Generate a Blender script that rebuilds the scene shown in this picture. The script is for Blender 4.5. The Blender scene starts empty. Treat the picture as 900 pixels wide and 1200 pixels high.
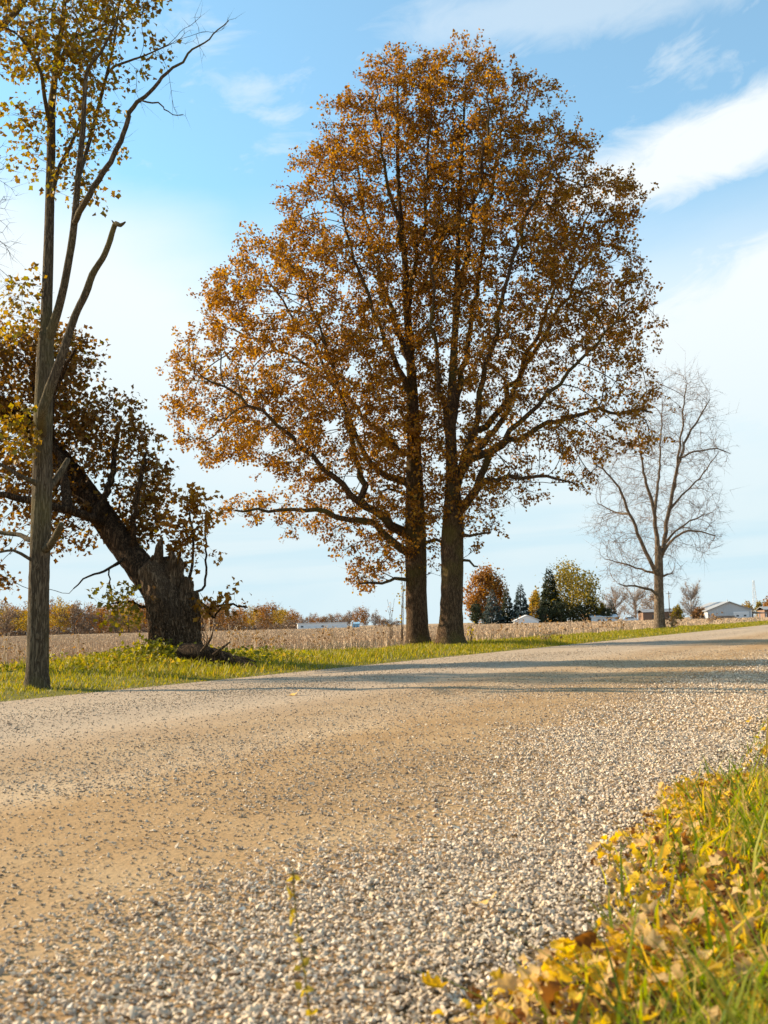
import bpy, math, random
import numpy as np
from mathutils import Vector, Matrix
rng = np.random.default_rng(11); random.seed(11)
scn = bpy.context.scene; COL = scn.collection
R = math.radians

# ------------------------------------------------------------------ camera
FPX = 1167.0; PITCH = R(6.45); ROLL = R(1.45); CAM = np.array([0, 0, .67])
cf = np.array([0, math.cos(PITCH), math.sin(PITCH)]); cu0 = np.array([0, -math.sin(PITCH), math.cos(PITCH)])
cr = math.cos(ROLL)*np.array([1., 0, 0]) - math.sin(ROLL)*cu0
cu = math.sin(ROLL)*np.array([1., 0, 0]) + math.cos(ROLL)*cu0
cam = bpy.data.objects.new('camera', bpy.data.cameras.new('camera')); COL.objects.link(cam); scn.camera = cam
cam.matrix_world = Matrix(((cr[0], cu[0], -cf[0], 0), (cr[1], cu[1], -cf[1], 0), (cr[2], cu[2], -cf[2], .67), (0, 0, 0, 1)))
cam.data.sensor_fit = 'VERTICAL'; cam.data.sensor_height = 36; cam.data.lens = 36*FPX/1200
cam.data.clip_start = .02; cam.data.clip_end = 9000
cam.data.dof.use_dof = True; cam.data.dof.focus_distance = 9.0; cam.data.dof.aperture_fstop = 6.3

# ------------------------------------------------------------------ light and sky
SUN_AZ = R(-69); SUN_EL = R(26)
scn.view_settings.view_transform = 'Standard'; scn.view_settings.look = 'None'
scn.view_settings.exposure = 1.12; scn.view_settings.gamma = 1.0
sd = bpy.data.lights.new('sun', 'SUN'); sd.energy = 4.8; sd.angle = R(.9); sd.color = (1, .815, .575)
so = bpy.data.objects.new('sun', sd); COL.objects.link(so)
sdir = Vector((math.sin(SUN_AZ)*math.cos(SUN_EL), math.cos(SUN_AZ)*math.cos(SUN_EL), math.sin(SUN_EL)))
so.rotation_euler = sdir.to_track_quat('Z', 'Y').to_euler()

def node(nt, kind, ins=None, **kw):
    n = nt.nodes.new(kind)
    for k, v in kw.items(): setattr(n, k, v)
    for k, v in (ins or {}).items():
        s = n.inputs[k]
        if isinstance(v, bpy.types.NodeSocket): nt.links.new(v, s)
        else: s.default_value = v
    return n
def mth(nt, op, a, b=0.0, c=0.0, clamp=False):
    return node(nt, 'ShaderNodeMath', {0: a, 1: b, 2: c}, operation=op, use_clamp=clamp).outputs[0]
def ramp(nt, fac, stops, interp='LINEAR'):
    n = node(nt, 'ShaderNodeValToRGB', {0: fac}); cr_ = n.color_ramp; cr_.interpolation = interp
    while len(cr_.elements) < len(stops): cr_.elements.new(.5)
    for e, (p, c) in zip(cr_.elements, stops):
        e.position = p; e.color = c if len(c) == 4 else (*c, 1)
    return n.outputs[0]
def sstep(nt, v, a, b):
    return node(nt, 'ShaderNodeMapRange', {0: v, 1: a, 2: b, 3: 0.0, 4: 1.0}, interpolation_type='SMOOTHSTEP').outputs[0]
def mixc(nt, f, a, b, blend='MIX'):
    n = node(nt, 'ShaderNodeMix', data_type='RGBA', blend_type=blend)
    for i, v in ((0, f), (6, a), (7, b)):
        if isinstance(v, bpy.types.NodeSocket): nt.links.new(v, n.inputs[i])
        else: n.inputs[i].default_value = v if (i == 0 or len(v) == 4) else (*v, 1)
    return n.outputs[2]

W = bpy.data.worlds.new('World'); scn.world = W; W.use_nodes = True
nt = W.node_tree; nt.nodes.clear()
sky = node(nt, 'ShaderNodeTexSky', sky_type='NISHITA', sun_disc=False, sun_elevation=SUN_EL, sun_rotation=SUN_AZ, altitude=200, air_density=1.0, dust_density=.8, ozone_density=2.2)
tc = node(nt, 'ShaderNodeTexCoord').outputs['Generated']
sep = node(nt, 'ShaderNodeSeparateXYZ', {0: tc})
az = mth(nt, 'MULTIPLY', mth(nt, 'ARCTAN2', sep.outputs[0], sep.outputs[1]), 180/math.pi)
el = mth(nt, 'MULTIPLY', mth(nt, 'ARCSINE', sep.outputs[2]), 180/math.pi)
def cloudnoise(sx, sy, off, detail, rough, dist=0.0, tilt=0.0):
    # noise over azimuth / elevation of the sky, in degrees, with banks tilted a little
    v = node(nt, 'ShaderNodeCombineXYZ', {0: mth(nt, 'MULTIPLY', az, sx), 1: mth(nt, 'MULTIPLY', mth(nt, 'MULTIPLY_ADD', az, tilt, el), sy), 2: off}).outputs[0]
    return node(nt, 'ShaderNodeTexNoise', {'Vector': v, 'Scale': 1.0, 'Detail': detail, 'Roughness': rough, 'Distortion': dist}).outputs[0]
def bank(a0, e0, wa, we, tilt, soft, amp, nz):
    # one cloud bank: an ellipse of the sky with ragged edges
    da = mth(nt, 'DIVIDE', mth(nt, 'SUBTRACT', az, a0), wa)
    de = mth(nt, 'DIVIDE', mth(nt, 'SUBTRACT', mth(nt, 'SUBTRACT', el, e0), mth(nt, 'MULTIPLY', mth(nt, 'SUBTRACT', az, a0), tilt)), we)
    d = mth(nt, 'SQRT', mth(nt, 'ADD', mth(nt, 'MULTIPLY', da, da), mth(nt, 'MULTIPLY', de, de)))
    d = mth(nt, 'ADD', d, mth(nt, 'MULTIPLY', mth(nt, 'SUBTRACT', nz, .5), amp))
    return mth(nt, 'SUBTRACT', 1.0, sstep(nt, d, 1-soft, 1+soft))
n1 = cloudnoise(.055, .16, 3.1, 6, .55, .3, -.15)
n2 = cloudnoise(.22, .5, 8.7, 8, .62, .6, -.2)
n3 = cloudnoise(.03, .55, 1.7, 5, .5, .2, -.03)
veil = mth(nt, 'MULTIPLY', mth(nt, 'SUBTRACT', 1.0, sstep(nt, el, 12.0, 29.0)), mth(nt, 'MULTIPLY_ADD', sstep(nt, n1, .25, .6), .3, .7))
wisps = mth(nt, 'MULTIPLY', sstep(nt, mth(nt, 'MULTIPLY_ADD', n2, .45, mth(nt, 'MULTIPLY', n1, .6)), .50, .74), .55)
b1 = bank(21.5, 25.4, 11.5, 2.0, .2, .55, 1.5, n2)
b2 = bank(24, 14.5, 13, 6.6, .10, .4, .9, n2)
b3 = bank(-19, 16.5, 17, 7.5, -.1, .6, .8, n1)
b4 = bank(12, 32.5, 12, 1.6, .0, .7, 1.6, n2)
cl = mth(nt, 'MAXIMUM', mth(nt, 'MAXIMUM', veil, wisps), mth(nt, 'MAXIMUM', mth(nt, 'MAXIMUM', b1, mth(nt, 'MULTIPLY', b2, .97)), mth(nt, 'MAXIMUM', mth(nt, 'MULTIPLY', b3, .95), mth(nt, 'MULTIPLY', b4, .5))))
# thin blue-grey strata low over the fields
strata = mth(nt, 'MULTIPLY', sstep(nt, n3, .5, .68), mth(nt, 'SUBTRACT', 1.0, sstep(nt, el, 4.0, 11.0)))
cl = mth(nt, 'MAXIMUM', cl, .16); cl = mth(nt, 'MULTIPLY', cl, mth(nt, 'MULTIPLY_ADD', strata, -.3, 1.0))
cl = mth(nt, 'MINIMUM', cl, .97)
skyc = mixc(nt, 1.0, sky.outputs[0], (.78, 1.32, 1.27), 'MULTIPLY')
skyc = mixc(nt, mth(nt, 'SUBTRACT', 1.0, sstep(nt, el, 4.0, 20.0)), skyc, (2.0, 3.5, 4.3))
cloudc = mixc(nt, sstep(nt, el, 0.0, 22.0), (3.45, 4.15, 4.4), (4.5, 4.75, 4.8))
out = mixc(nt, cl, skyc, cloudc)
bg = node(nt, 'ShaderNodeBackground', {0: out, 1: .1})
node(nt, 'ShaderNodeOutputWorld', {0: bg.outputs[0]})

# ------------------------------------------------------------------ geometry helpers
def P(px, py, Y):
    d = cf + (px-450)/FPX*cr - (py-600)/FPX*cu
    return CAM + d*(Y/d[1])
def Gd(px, py, z=0.0):
    d = cf + (px-450)/FPX*cr - (py-600)/FPX*cu
    return CAM + d*((z-CAM[2])/d[2])
U = np.array([.455, .8905, 0]); N = np.array([-.8905, .455, 0])     # along the road, across it (to the far side)
def st(s, t, z=0.0): return np.stack([s*U[0]+t*N[0], s*U[1]+t*N[1], np.zeros_like(s)+z], -1)
def pix(V):
    d = V-CAM; w = d@cf; w = np.where(np.abs(w) < 1e-6, 1e-6, w)
    return 450+FPX*(d@cr)/w, 600-FPX*(d@cu)/w, w
def seen(V, mx=220, my=200):
    x, y, w = pix(V); return (w > .3) & (x > -mx) & (x < 900+mx) & (y < 1200+my)

def np_mesh(name, V, F, mats, smooth=False, midx=None):
    me = bpy.data.meshes.new(name); V = np.asarray(V, np.float32); F = np.asarray(F, np.int32)
    me.vertices.add(len(V)); me.vertices.foreach_set('co', V.ravel())
    k = F.shape[1]; me.loops.add(F.size); me.polygons.add(len(F))
    me.loops.foreach_set('vertex_index', F.ravel())
    me.polygons.foreach_set('loop_start', np.arange(0, F.size, k, dtype=np.int32))
    for m in (mats if isinstance(mats, (list, tuple)) else [mats]): me.materials.append(m)
    if midx is not None: me.polygons.foreach_set('material_index', np.asarray(midx, np.int32))
    me.polygons.foreach_set('use_smooth', np.full(len(F), smooth, bool))
    me.update(calc_edges=True); me.validate(); return me
def prop(o, label=None, cat=None, group=None, kind=None):
    for k, v in (('label', label), ('category', cat), ('group', group), ('kind', kind)):
        if v: o[k] = v
    return o
def thing(name, label, cat, loc=(0, 0, 0), group=None, rotz=0):
    o = bpy.data.objects.new(name, None); COL.objects.link(o); o.empty_display_size = .2
    o.location = tuple(float(c) for c in loc); o.rotation_euler = (0, 0, rotz); return prop(o, label, cat, group)
def link(name, me, parent=None, kind=None, label=None):
    o = bpy.data.objects.new(name, me); COL.objects.link(o)
    if parent: o.parent = parent
    return prop(o, label, kind=kind)
def part(name, V, F, mat, parent, kind=None, label=None, smooth=False):          # V in world coordinates; the thing is not rotated
    return link(name, np_mesh(name, np.asarray(V)-np.array(parent.location), F, mat, smooth), parent, kind, label)

def unit(v): return v/np.maximum(np.linalg.norm(v, axis=-1, keepdims=True), 1e-9)
def frames(n, t):
    n = unit(n); t = unit(t-n*(n*t).sum(-1, keepdims=True)); b = np.cross(n, t); return t, b, n
def scatter(tmpl, tris, pos, tx, ty, tz):
    """copy a template (k,3) to every position with per-copy axes tx,ty,tz (already scaled)"""
    V = pos[:, None, :] + tmpl[None, :, 0:1]*tx[:, None, :] + tmpl[None, :, 1:2]*ty[:, None, :] + tmpl[None, :, 2:3]*tz[:, None, :]
    F = tris[None] + (np.arange(len(pos))*len(tmpl))[:, None, None]
    return V.reshape(-1, 3), F.reshape(-1, tris.shape[1])
def cat(parts_):
    Vs, Fs, n = [], [], 0
    for V, F in parts_:
        Vs.append(V); Fs.append(F+n); n += len(V)
    return np.concatenate(Vs), np.concatenate(Fs)
def tube(pts, rad, sides, rough=0.0, lobes=None, seed=0, cap=True):
    """swept tube of triangles with optional furrowed surface"""
    pts = np.asarray(pts, float); rad = np.asarray(rad, float); n = len(pts)
    T = unit(np.gradient(pts, axis=0)); ref = np.array([1., 0, 0]) if abs(T[0, 0]) < .8 else np.array([0, 1., 0])
    A = []; a = unit(ref-T[0]*(ref@T[0]))
    for i in range(n):
        a = unit(a-T[i]*(a@T[i])); A.append(a)
    A = np.array(A); B = np.cross(T, A); th = np.linspace(0, 2*math.pi, sides, endpoint=False)
    rr = np.repeat(rad[:, None], sides, 1)
    if rough:
        g = np.random.default_rng(seed); L = np.linspace(0, n*.35, n)[:, None]
        f = sum(np.sin(k*th[None]+g.uniform(0, 6.28)+1.3*np.sin(L*g.uniform(.3, 1.1)+g.uniform(0, 6)))*w for k, w in ((2, .3), (3, .35), (5, .35), (9, .45), (14, .5)))
        rr = rr*(1+rough*f+rough*.55*g.normal(size=rr.shape))
    if lobes is not None: rr = rr*lobes(th)[None]
    V = pts[:, None]+(np.cos(th)[None, :, None]*A[:, None]+np.sin(th)[None, :, None]*B[:, None])*rr[..., None]
    V = V.reshape(-1, 3); i = np.arange(n-1)[:, None]*sides; j = np.arange(sides)[None]; k = (j+1) % sides
    q = np.stack([i+j, i+k, i+sides+k, i+sides+j], -1).reshape(-1, 4)
    F = np.concatenate([q[:, [0, 1, 2]], q[:, [0, 2, 3]]])
    if cap:
        V = np.concatenate([V, pts[-1:]+T[-1:]*rad[-1]*.4]); o = (n-1)*sides
        F = np.concatenate([F, np.array([(o+a_, o+(a_+1) % sides, n*sides) for a_ in range(sides)])])
    return V, F
def spline(ctrl, step):
    """Catmull-Rom through rows of control values (any width), sampled about every step in xyz"""
    c = np.asarray(ctrl, float); c = np.concatenate([2*c[:1]-c[1:2], c, 2*c[-1:]-c[-2:-1]]); outp = []
    for i in range(1, len(c)-2):
        m = max(2, int(np.linalg.norm(c[i+1, :3]-c[i, :3])/step)+1)
        for u in np.linspace(0, 1, m, endpoint=False):
            p0, p1, p2, p3 = c[i-1:i+3]
            outp.append(.5*(2*p1+(p2-p0)*u+(2*p0-5*p1+4*p2-p3)*u*u+(3*p1-p0-3*p2+p3)*u**3))
    outp.append(c[-2]); o = np.array(outp); o[:, 3:] = np.maximum(o[:, 3:], .004); return o
def box(c, s, rz=0.0):
    x, y, z = s[0]/2, s[1]/2, s[2]/2
    V = np.array([(-x, -y, -z), (x, -y, -z), (x, y, -z), (-x, y, -z), (-x, -y, z), (x, -y, z), (x, y, z), (-x, y, z)])
    ca, sa = math.cos(rz), math.sin(rz); V = V@np.array([[ca, sa, 0], [-sa, ca, 0], [0, 0, 1]])
    q = [(0, 3, 2, 1), (4, 5, 6, 7), (0, 1, 5, 4), (1, 2, 6, 5), (2, 3, 7, 6), (3, 0, 4, 7)]
    return V+np.asarray(c), np.array([t_ for a, b, c_, d in q for t_ in ((a, b, c_), (a, c_, d))])
def prism(outline, y0, y1):
    """closed x-z outline extruded along y (convex outlines)"""
    o = np.asarray(outline, float); n = len(o)
    V = np.concatenate([np.stack([o[:, 0], np.full(n, y0), o[:, 1]], 1), np.stack([o[:, 0], np.full(n, y1), o[:, 1]], 1)])
    F = [(0, i, i+1) for i in range(1, n-1)]+[(n, n+i+1, n+i) for i in range(1, n-1)]
    for i in range(n):
        j = (i+1) % n; F += [(i, n+i, n+j), (i, n+j, j)]
    return V, np.array(F)

# ------------------------------------------------------------------ materials
def newmat(name):
    m = bpy.data.materials.new(name); m.use_nodes = True; m.node_tree.nodes.clear(); return m, m.node_tree
def outp(t, sh): node(t, 'ShaderNodeOutputMaterial', {0: sh})
def bsdf(t, col, rough=.9, normal=None, spec=.25, **kw):
    ins = {'Base Color': col if isinstance(col, bpy.types.NodeSocket) else (*col, 1), 'Roughness': rough, 'Specular IOR Level': spec}
    if normal is not None: ins['Normal'] = normal
    ins.update(kw); return node(t, 'ShaderNodeBsdfPrincipled', ins).outputs[0]
def leafmat(name, stops, trans=.45, tsat=1.25):
    m, t = newmat(name); r = node(t, 'ShaderNodeNewGeometry').outputs['Random Per Island']
    c = ramp(t, r, stops)
    tcol = node(t, 'ShaderNodeHueSaturation', {'Hue': .5, 'Saturation': tsat, 'Value': 1.35, 'Fac': 1.0, 'Color': c}).outputs[0]
    d = bsdf(t, c, .6, spec=.3); tr = node(t, 'ShaderNodeBsdfTranslucent', {0: tcol}).outputs[0]
    outp(t, node(t, 'ShaderNodeMixShader', {0: trans, 1: d, 2: tr}).outputs[0]); return m
def barkmat(name, c1, c2, sc=(9, 9, 1.6), moss=None, bump=.6):
    m, t = newmat(name); o = node(t, 'ShaderNodeTexCoord').outputs['Object']
    mp = node(t, 'ShaderNodeMapping', {'Vector': o, 'Scale': sc}).outputs[0]
    n = node(t, 'ShaderNodeTexNoise', {'Vector': mp, 'Scale': 1.6, 'Detail': 8, 'Roughness': .65, 'Distortion': .4}).outputs[0]
    v = node(t, 'ShaderNodeTexNoise', {'Vector': mp, 'Scale': 3.4, 'Detail': 5, 'Roughness': .6, 'Distortion': .8}).outputs[0]
    v = mth(t, 'ABSOLUTE', mth(t, 'SUBTRACT', v, .5))
    h = mth(t, 'MULTIPLY', sstep(t, v, 0.0, .11), mth(t, 'MULTIPLY_ADD', n, 1.1, .1))
    c = ramp(t, h, [(0, c1), (.75, c2)])
    if moss:
        n2_ = node(t, 'ShaderNodeTexNoise', {'Vector': o, 'Scale': 1.1, 'Detail': 4}).outputs[0]
        c = mixc(t, mth(t, 'MULTIPLY', sstep(t, n2_, .45, .7), .7), c, moss)
    b = node(t, 'ShaderNodeBump', {'Strength': bump, 'Distance': .05, 'Height': h}).outputs[0]
    outp(t, bsdf(t, c, .95, b, .1)); return m
def flat(name, col, rough=.8, var=.12, scale=3.0, spec=.3):
    m, t = newmat(name); o = node(t, 'ShaderNodeTexCoord').outputs['Object']
    n = node(t, 'ShaderNodeTexNoise', {'Vector': o, 'Scale': scale, 'Detail': 6, 'Roughness': .6}).outputs[0]
    c = mixc(t, n, tuple(max(0, x*(1-var*2)) for x in col), tuple(min(1, x*(1+var)) for x in col))
    outp(t, bsdf(t, c, rough, spec=spec)); return m
def islemat(name, stops, rough=.9, spec=.2):
    m, t = newmat(name); r = node(t, 'ShaderNodeNewGeometry').outputs['Random Per Island']
    outp(t, bsdf(t, ramp(t, r, stops), rough, spec=spec)); return m

M = {}
M['oak_bark'] = barkmat('oak_bark', (.04, .023, .012), (.17, .105, .058), moss=(.12, .095, .022))
M['pale_bark'] = barkmat('pale_bark', (.045, .032, .02), (.165, .125, .08), sc=(13, 13, 1.3), moss=(.15, .125, .045), bump=.5)
M['dark_bark'] = barkmat('dark_bark', (.024, .015, .009), (.15, .092, .052), sc=(8, 8, 1.1), bump=.9)
M['old_wood'] = barkmat('old_wood', (.075, .045, .025), (.31, .205, .122), sc=(10, 10, .9), bump=1.0)
M['bare_bark'] = barkmat('bare_bark', (.10, .07, .045), (.27, .20, .135), sc=(5, 5, 1))
M['twig'] = flat('twig', (.085, .058, .036), .95)
M['oak_twig'] = flat('oak_twig', (.055, .036, .022), .95)
M['bare_twig'] = flat('bare_twig', (.17, .115, .078), .95)
M['oak_leaf'] = leafmat('oak_leaf', [(0, (.12, .053, .010)), (.3, (.245, .108, .013)), (.65, (.35, .158, .017)), (.9, (.44, .225, .028)), (1, (.30, .21, .035))])
M['gold_leaf'] = leafmat('gold_leaf', [(0, (.13, .07, .012)), (.35, (.24, .135, .016)), (.7, (.31, .20, .025)), (1, (.19, .18, .025))])
M['brown_leaf'] = leafmat('brown_leaf', [(0, (.10, .05, .014)), (.5, (.19, .095, .022)), (.85, (.28, .145, .028)), (1, (.22, .17, .03))], .4)
M['sprout_leaf'] = leafmat('sprout_leaf', [(0, (.17, .075, .014)), (.5, (.33, .15, .022)), (1, (.40, .22, .035))])
M['green_sprout'] = leafmat('green_sprout', [(0, (.12, .09, .015)), (.5, (.2, .17, .02)), (1, (.32, .22, .03))])

# road: dusty limestone gravel packed by traffic; object X runs along the road
m, t = newmat('gravel_road'); o = node(t, 'ShaderNodeTexCoord').outputs['Object']
along = node(t, 'ShaderNodeMapping', {'Vector': o, 'Scale': (.10, .9, 1)}).outputs[0]
nA = node(t, 'ShaderNodeTexNoise', {'Vector': along, 'Scale': 1.0, 'Detail': 6, 'Roughness': .6}).outputs[0]
nB = node(t, 'ShaderNodeTexNoise', {'Vector': o, 'Scale': 1.7, 'Detail': 7, 'Roughness': .65}).outputs[0]
nC = node(t, 'ShaderNodeTexNoise', {'Vector': o, 'Scale': 60.0, 'Detail': 4, 'Roughness': .7}).outputs[0]
vC = node(t, 'ShaderNodeTexVoronoi', {'Vector': o, 'Scale': 75.0}); vD = node(t, 'ShaderNodeTexVoronoi', {'Vector': o, 'Scale': 32.0})
c = ramp(t, mth(t, 'MULTIPLY_ADD', nB, .5, mth(t, 'MULTIPLY', nA, .5)), [(.3, (.27, .165, .075)), (.47, (.37, .235, .115)), (.6, (.43, .295, .16)), (.75, (.53, .405, .26))])
greyed = mth(t, 'MULTIPLY', sstep(t, node(t, 'ShaderNodeSeparateXYZ', {0: o}).outputs[1], 3.0, 5.6), .75)
c = mixc(t, greyed, c, (.40, .325, .25))
tt_ = node(t, 'ShaderNodeSeparateXYZ', {0: o}).outputs[1]
for t0 in (3.35, 5.0, 6.7):                              # pale packed wheel tracks
    q_ = mth(t, 'SUBTRACT', 1.0, sstep(t, mth(t, 'ABSOLUTE', mth(t, 'SUBTRACT', mth(t, 'MULTIPLY_ADD', nA, .9, tt_), t0+.45)), .1, .55))
    c = mixc(t, mth(t, 'MULTIPLY', q_, mth(t, 'MULTIPLY_ADD', nB, .5, .05)), c, (.48, .375, .265))
speck = ramp(t, vD.outputs['Color'], [(0, (.62, .62, .62)), (.5, (1, 1, 1)), (1, (1.22, 1.2, 1.18))])
c = mixc(t, mth(t, 'MULTIPLY', sstep(t, vC.outputs['Distance'], .62, .3), .35), c, mixc(t, 1.0, c, speck, 'MULTIPLY'))
c = mixc(t, mth(t, 'MULTIPLY', nC, .35), c, mixc(t, 1.0, c, (.6, .55, .5), 'MULTIPLY'))
hh = mth(t, 'ADD', mth(t, 'MULTIPLY', nC, .8), mth(t, 'ADD', mth(t, 'MULTIPLY', nB, 1.2), mth(t, 'MULTIPLY', sstep(t, vD.outputs['Distance'], .5, .1), .25)))
b = node(t, 'ShaderNodeBump', {'Strength': .6, 'Distance': .010, 'Height': hh}).outputs[0]
outp(t, bsdf(t, c, .95, b, .1)); M['road'] = m
M['stone'] = islemat('limestone', [(0, (.22, .17, .13)), (.2, (.42, .33, .245)), (.6, (.58, .465, .335)), (.85, (.64, .49, .32)), (1, (.74, .65, .53))], .85)
M['pebble'] = islemat('road_pebble', [(0, (.19, .145, .11)), (.5, (.40, .30, .20)), (1, (.60, .49, .36))], .9)
def groundmat(name, c1, c2, scale, bump=.5):
    m, t = newmat(name); o = node(t, 'ShaderNodeTexCoord').outputs['Object']
    n = node(t, 'ShaderNodeTexNoise', {'Vector': o, 'Scale': scale, 'Detail': 9, 'Roughness': .7}).outputs[0]
    b = node(t, 'ShaderNodeBump', {'Strength': bump, 'Distance': .08, 'Height': n}).outputs[0]
    outp(t, bsdf(t, ramp(t, n, [(.3, c1), (.7, c2)]), .95, b, .1)); return m
M['soil'] = groundmat('straw_ground', (.24, .155, .09), (.42, .29, .17), 3.0)
M['field'] = groundmat('field_soil', (.30, .19, .105), (.46, .31, .18), 6.0)
M['turf'] = groundmat('verge_turf', (.09, .085, .02), (.22, .19, .04), 7.0)
M['litter_soil'] = groundmat('litter_soil', (.06, .04, .02), (.2, .13, .06), 25.0)
M['grass'] = leafmat('verge_grass', [(0, (.14, .14, .012)), (.45, (.25, .23, .016)), (.8, (.37, .30, .028)), (1, (.42, .26, .06))], .4, 1.1)
M['near_grass'] = leafmat('near_grass', [(0, (.10, .15, .012)), (.4, (.20, .25, .018)), (.68, (.34, .34, .03)), (.84, (.52, .36, .06)), (1, (.55, .40, .17))], .55, 1.3)
M['crop'] = islemat('dry_crop', [(0, (.30, .20, .115)), (.4, (.46, .33, .205)), (.8, (.56, .42, .28)), (1, (.66, .52, .37))])
LIT = [('golden_leaf_litter', 'golden yellow', [(.66, .38, .022), (.80, .56, .06)]), ('tan_leaf_litter', 'pale tan', [(.64, .42, .17), (.76, .55, .26)]), ('brown_leaf_litter', 'dark brown', [(.17, .075, .025), (.3, .14, .05)])]
def littermat(name, a, b_):
    m, t = newmat(name); oi = node(t, 'ShaderNodeObjectInfo').outputs['Random']; ri = node(t, 'ShaderNodeNewGeometry').outputs['Random Per Island']
    o = node(t, 'ShaderNodeTexCoord').outputs['Object']
    n = node(t, 'ShaderNodeTexNoise', {'Vector': o, 'Scale': 40.0, 'Detail': 4}).outputs[0]
    c = mixc(t, mth(t, 'FRACT', mth(t, 'ADD', oi, ri)), a, b_); c = mixc(t, mth(t, 'MULTIPLY', n, .4), c, tuple(x*.55 for x in a))
    outp(t, node(t, 'ShaderNodeMixShader', {0: .48, 1: bsdf(t, c, .75, spec=.15), 2: node(t, 'ShaderNodeBsdfTranslucent', {0: node(t, 'ShaderNodeHueSaturation', {'Saturation': 1.15, 'Value': 1.25, 'Color': c}).outputs[0]}).outputs[0]}).outputs[0]); return m
for nm, _, (a, b_) in LIT: M[nm] = littermat(nm, a, b_)

# ------------------------------------------------------------------ setting: ground, field, road, verges
def und(s, t):                                           # gentle bumps of the verges
    return .5+.2*np.sin(s*1.9+t*.7)+.2*np.sin(s*.83-t*2.3+1)+.1*np.sin(s*4.1+t*3.7)
def z_far(s, t):                                         # far verge: low bank, a little hump by the broken tree
    e = np.clip((t-8.0)/1.2, 0, 1)
    return e*(.02+.05*und(s, t)) + .16*np.exp(-((s-13.2)/3.6)**2-((t-11.3)/1.3)**2)
def z_near(s, t):
    e = np.clip((.90-t)/.6, 0, 1); return e*(.003+.05*und(s*1.6, t*1.6)) + .05*np.clip(-t, 0, 2)
def z_ground(s, t):                                      # beyond the field the land falls away a little
    d = np.hypot(s, t); return -.05-1.3*np.clip((d-255)/60, 0, 1)**1
def sheet(name, ss, tt, zf, mat):
    S, T = np.meshgrid(ss, tt, indexing='ij'); V = np.stack([S, T, zf(S, T)], -1).reshape(-1, 3); a, b_ = S.shape
    i = (np.arange(a-1)[:, None]*b_+np.arange(b_-1)[None]).ravel(); F = np.stack([i, i+b_, i+b_+1, i+1], 1)
    o = link(name, np_mesh(name, V, F, mat, True)); o.rotation_euler = (0, 0, math.atan2(U[1], U[0])); return prop(o, kind='structure')
g1 = np.concatenate([-np.geomspace(6000, 10, 40), np.linspace(-8, 8, 5), np.geomspace(10, 6000, 60)])
sheet('ground', g1, g1, z_ground, M['soil'])
roadt = np.concatenate([[.3, .8, 1.5, 2.2], np.arange(2.6, 7.7, .15), [8.0, 8.5]])
sheet('road', np.concatenate([np.linspace(-40, 60, 101), np.geomspace(65, 2500, 30)]), roadt,
      lambda s, t: .035*np.clip((t-.8)*(8.0-t)/13, 0, 1)-.014*np.exp(-((t-3.35)/.35)**2)-.014*np.exp(-((t-5.0)/.35)**2)-.012*np.exp(-((t-6.7)/.35)**2)-.02*(t > 8.2)-.012*(t < .5)+0*s, M['road'])
sheet('verge', np.concatenate([np.arange(-20, 60, .4), np.geomspace(60, 1500, 60)]), np.array([8.0, 8.3, 8.7, 9.2, 9.8, 10.4, 11, 11.6, 12.2, 12.8, 13.6]), lambda s, t: z_far(s, t)-.008*(t < 8.1)-.04*(t > 13), M['turf'])
sheet('roadside', np.concatenate([np.arange(-3, 14, .1), np.geomspace(14.5, 900, 40)]), np.concatenate([np.geomspace(-60, -4, 10), np.arange(-3.6, 1.0, .1)]), lambda s, t: z_near(s, t)-.03*(t > .93), M['litter_soil'])
sheet('field', np.concatenate([-np.geomspace(255, 30, 12), np.linspace(-25, 60, 40), np.geomspace(62, 255, 25)]), np.concatenate([np.linspace(12.3, 60, 30), np.geomspace(62, 252, 20)]), lambda s, t: .004+.02*np.sin(s*.3)*np.sin(t*.23)+.02, M['field'])
def road_z(t): return .035*np.clip((t-.8)*(8.0-t)/13, 0, 1)-.014*np.exp(-((t-3.35)/.35)**2)-.014*np.exp(-((t-5.0)/.35)**2)-.012*np.exp(-((t-6.7)/.35)**2)

# gravel: crushed stones of the shoulder and loose pebbles on the packed road
ico = np.array([(0, -1, 1.618), (0, 1, 1.618), (0, -1, -1.618), (0, 1, -1.618), (-1, 1.618, 0), (1, 1.618, 0), (-1, -1.618, 0), (1, -1.618, 0), (-1.618, 0, 1), (1.618, 0, 1), (-1.618, 0, -1), (1.618, 0, -1)])/1.902
icof = np.array([(0, 9, 1), (0, 1, 8), (1, 5, 4), (1, 9, 5), (1, 4, 8), (2, 3, 11), (2, 10, 3), (2, 7, 6), (2, 11, 7), (2, 6, 10), (0, 8, 6), (0, 6, 7), (0, 7, 9), (3, 4, 5), (3, 5, 11), (3, 10, 4), (4, 10, 8), (5, 9, 11), (6, 8, 10), (7, 11, 9)])
octa = np.array([(1, 0, 0), (0, 1, 0), (-1, 0, 0), (0, -1, 0), (0, 0, 1), (0, 0, -1.)]); octaf = np.array([(0, 1, 4), (1, 2, 4), (2, 3, 4), (3, 0, 4), (1, 0, 5), (2, 1, 5), (3, 2, 5), (0, 3, 5)])
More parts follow.
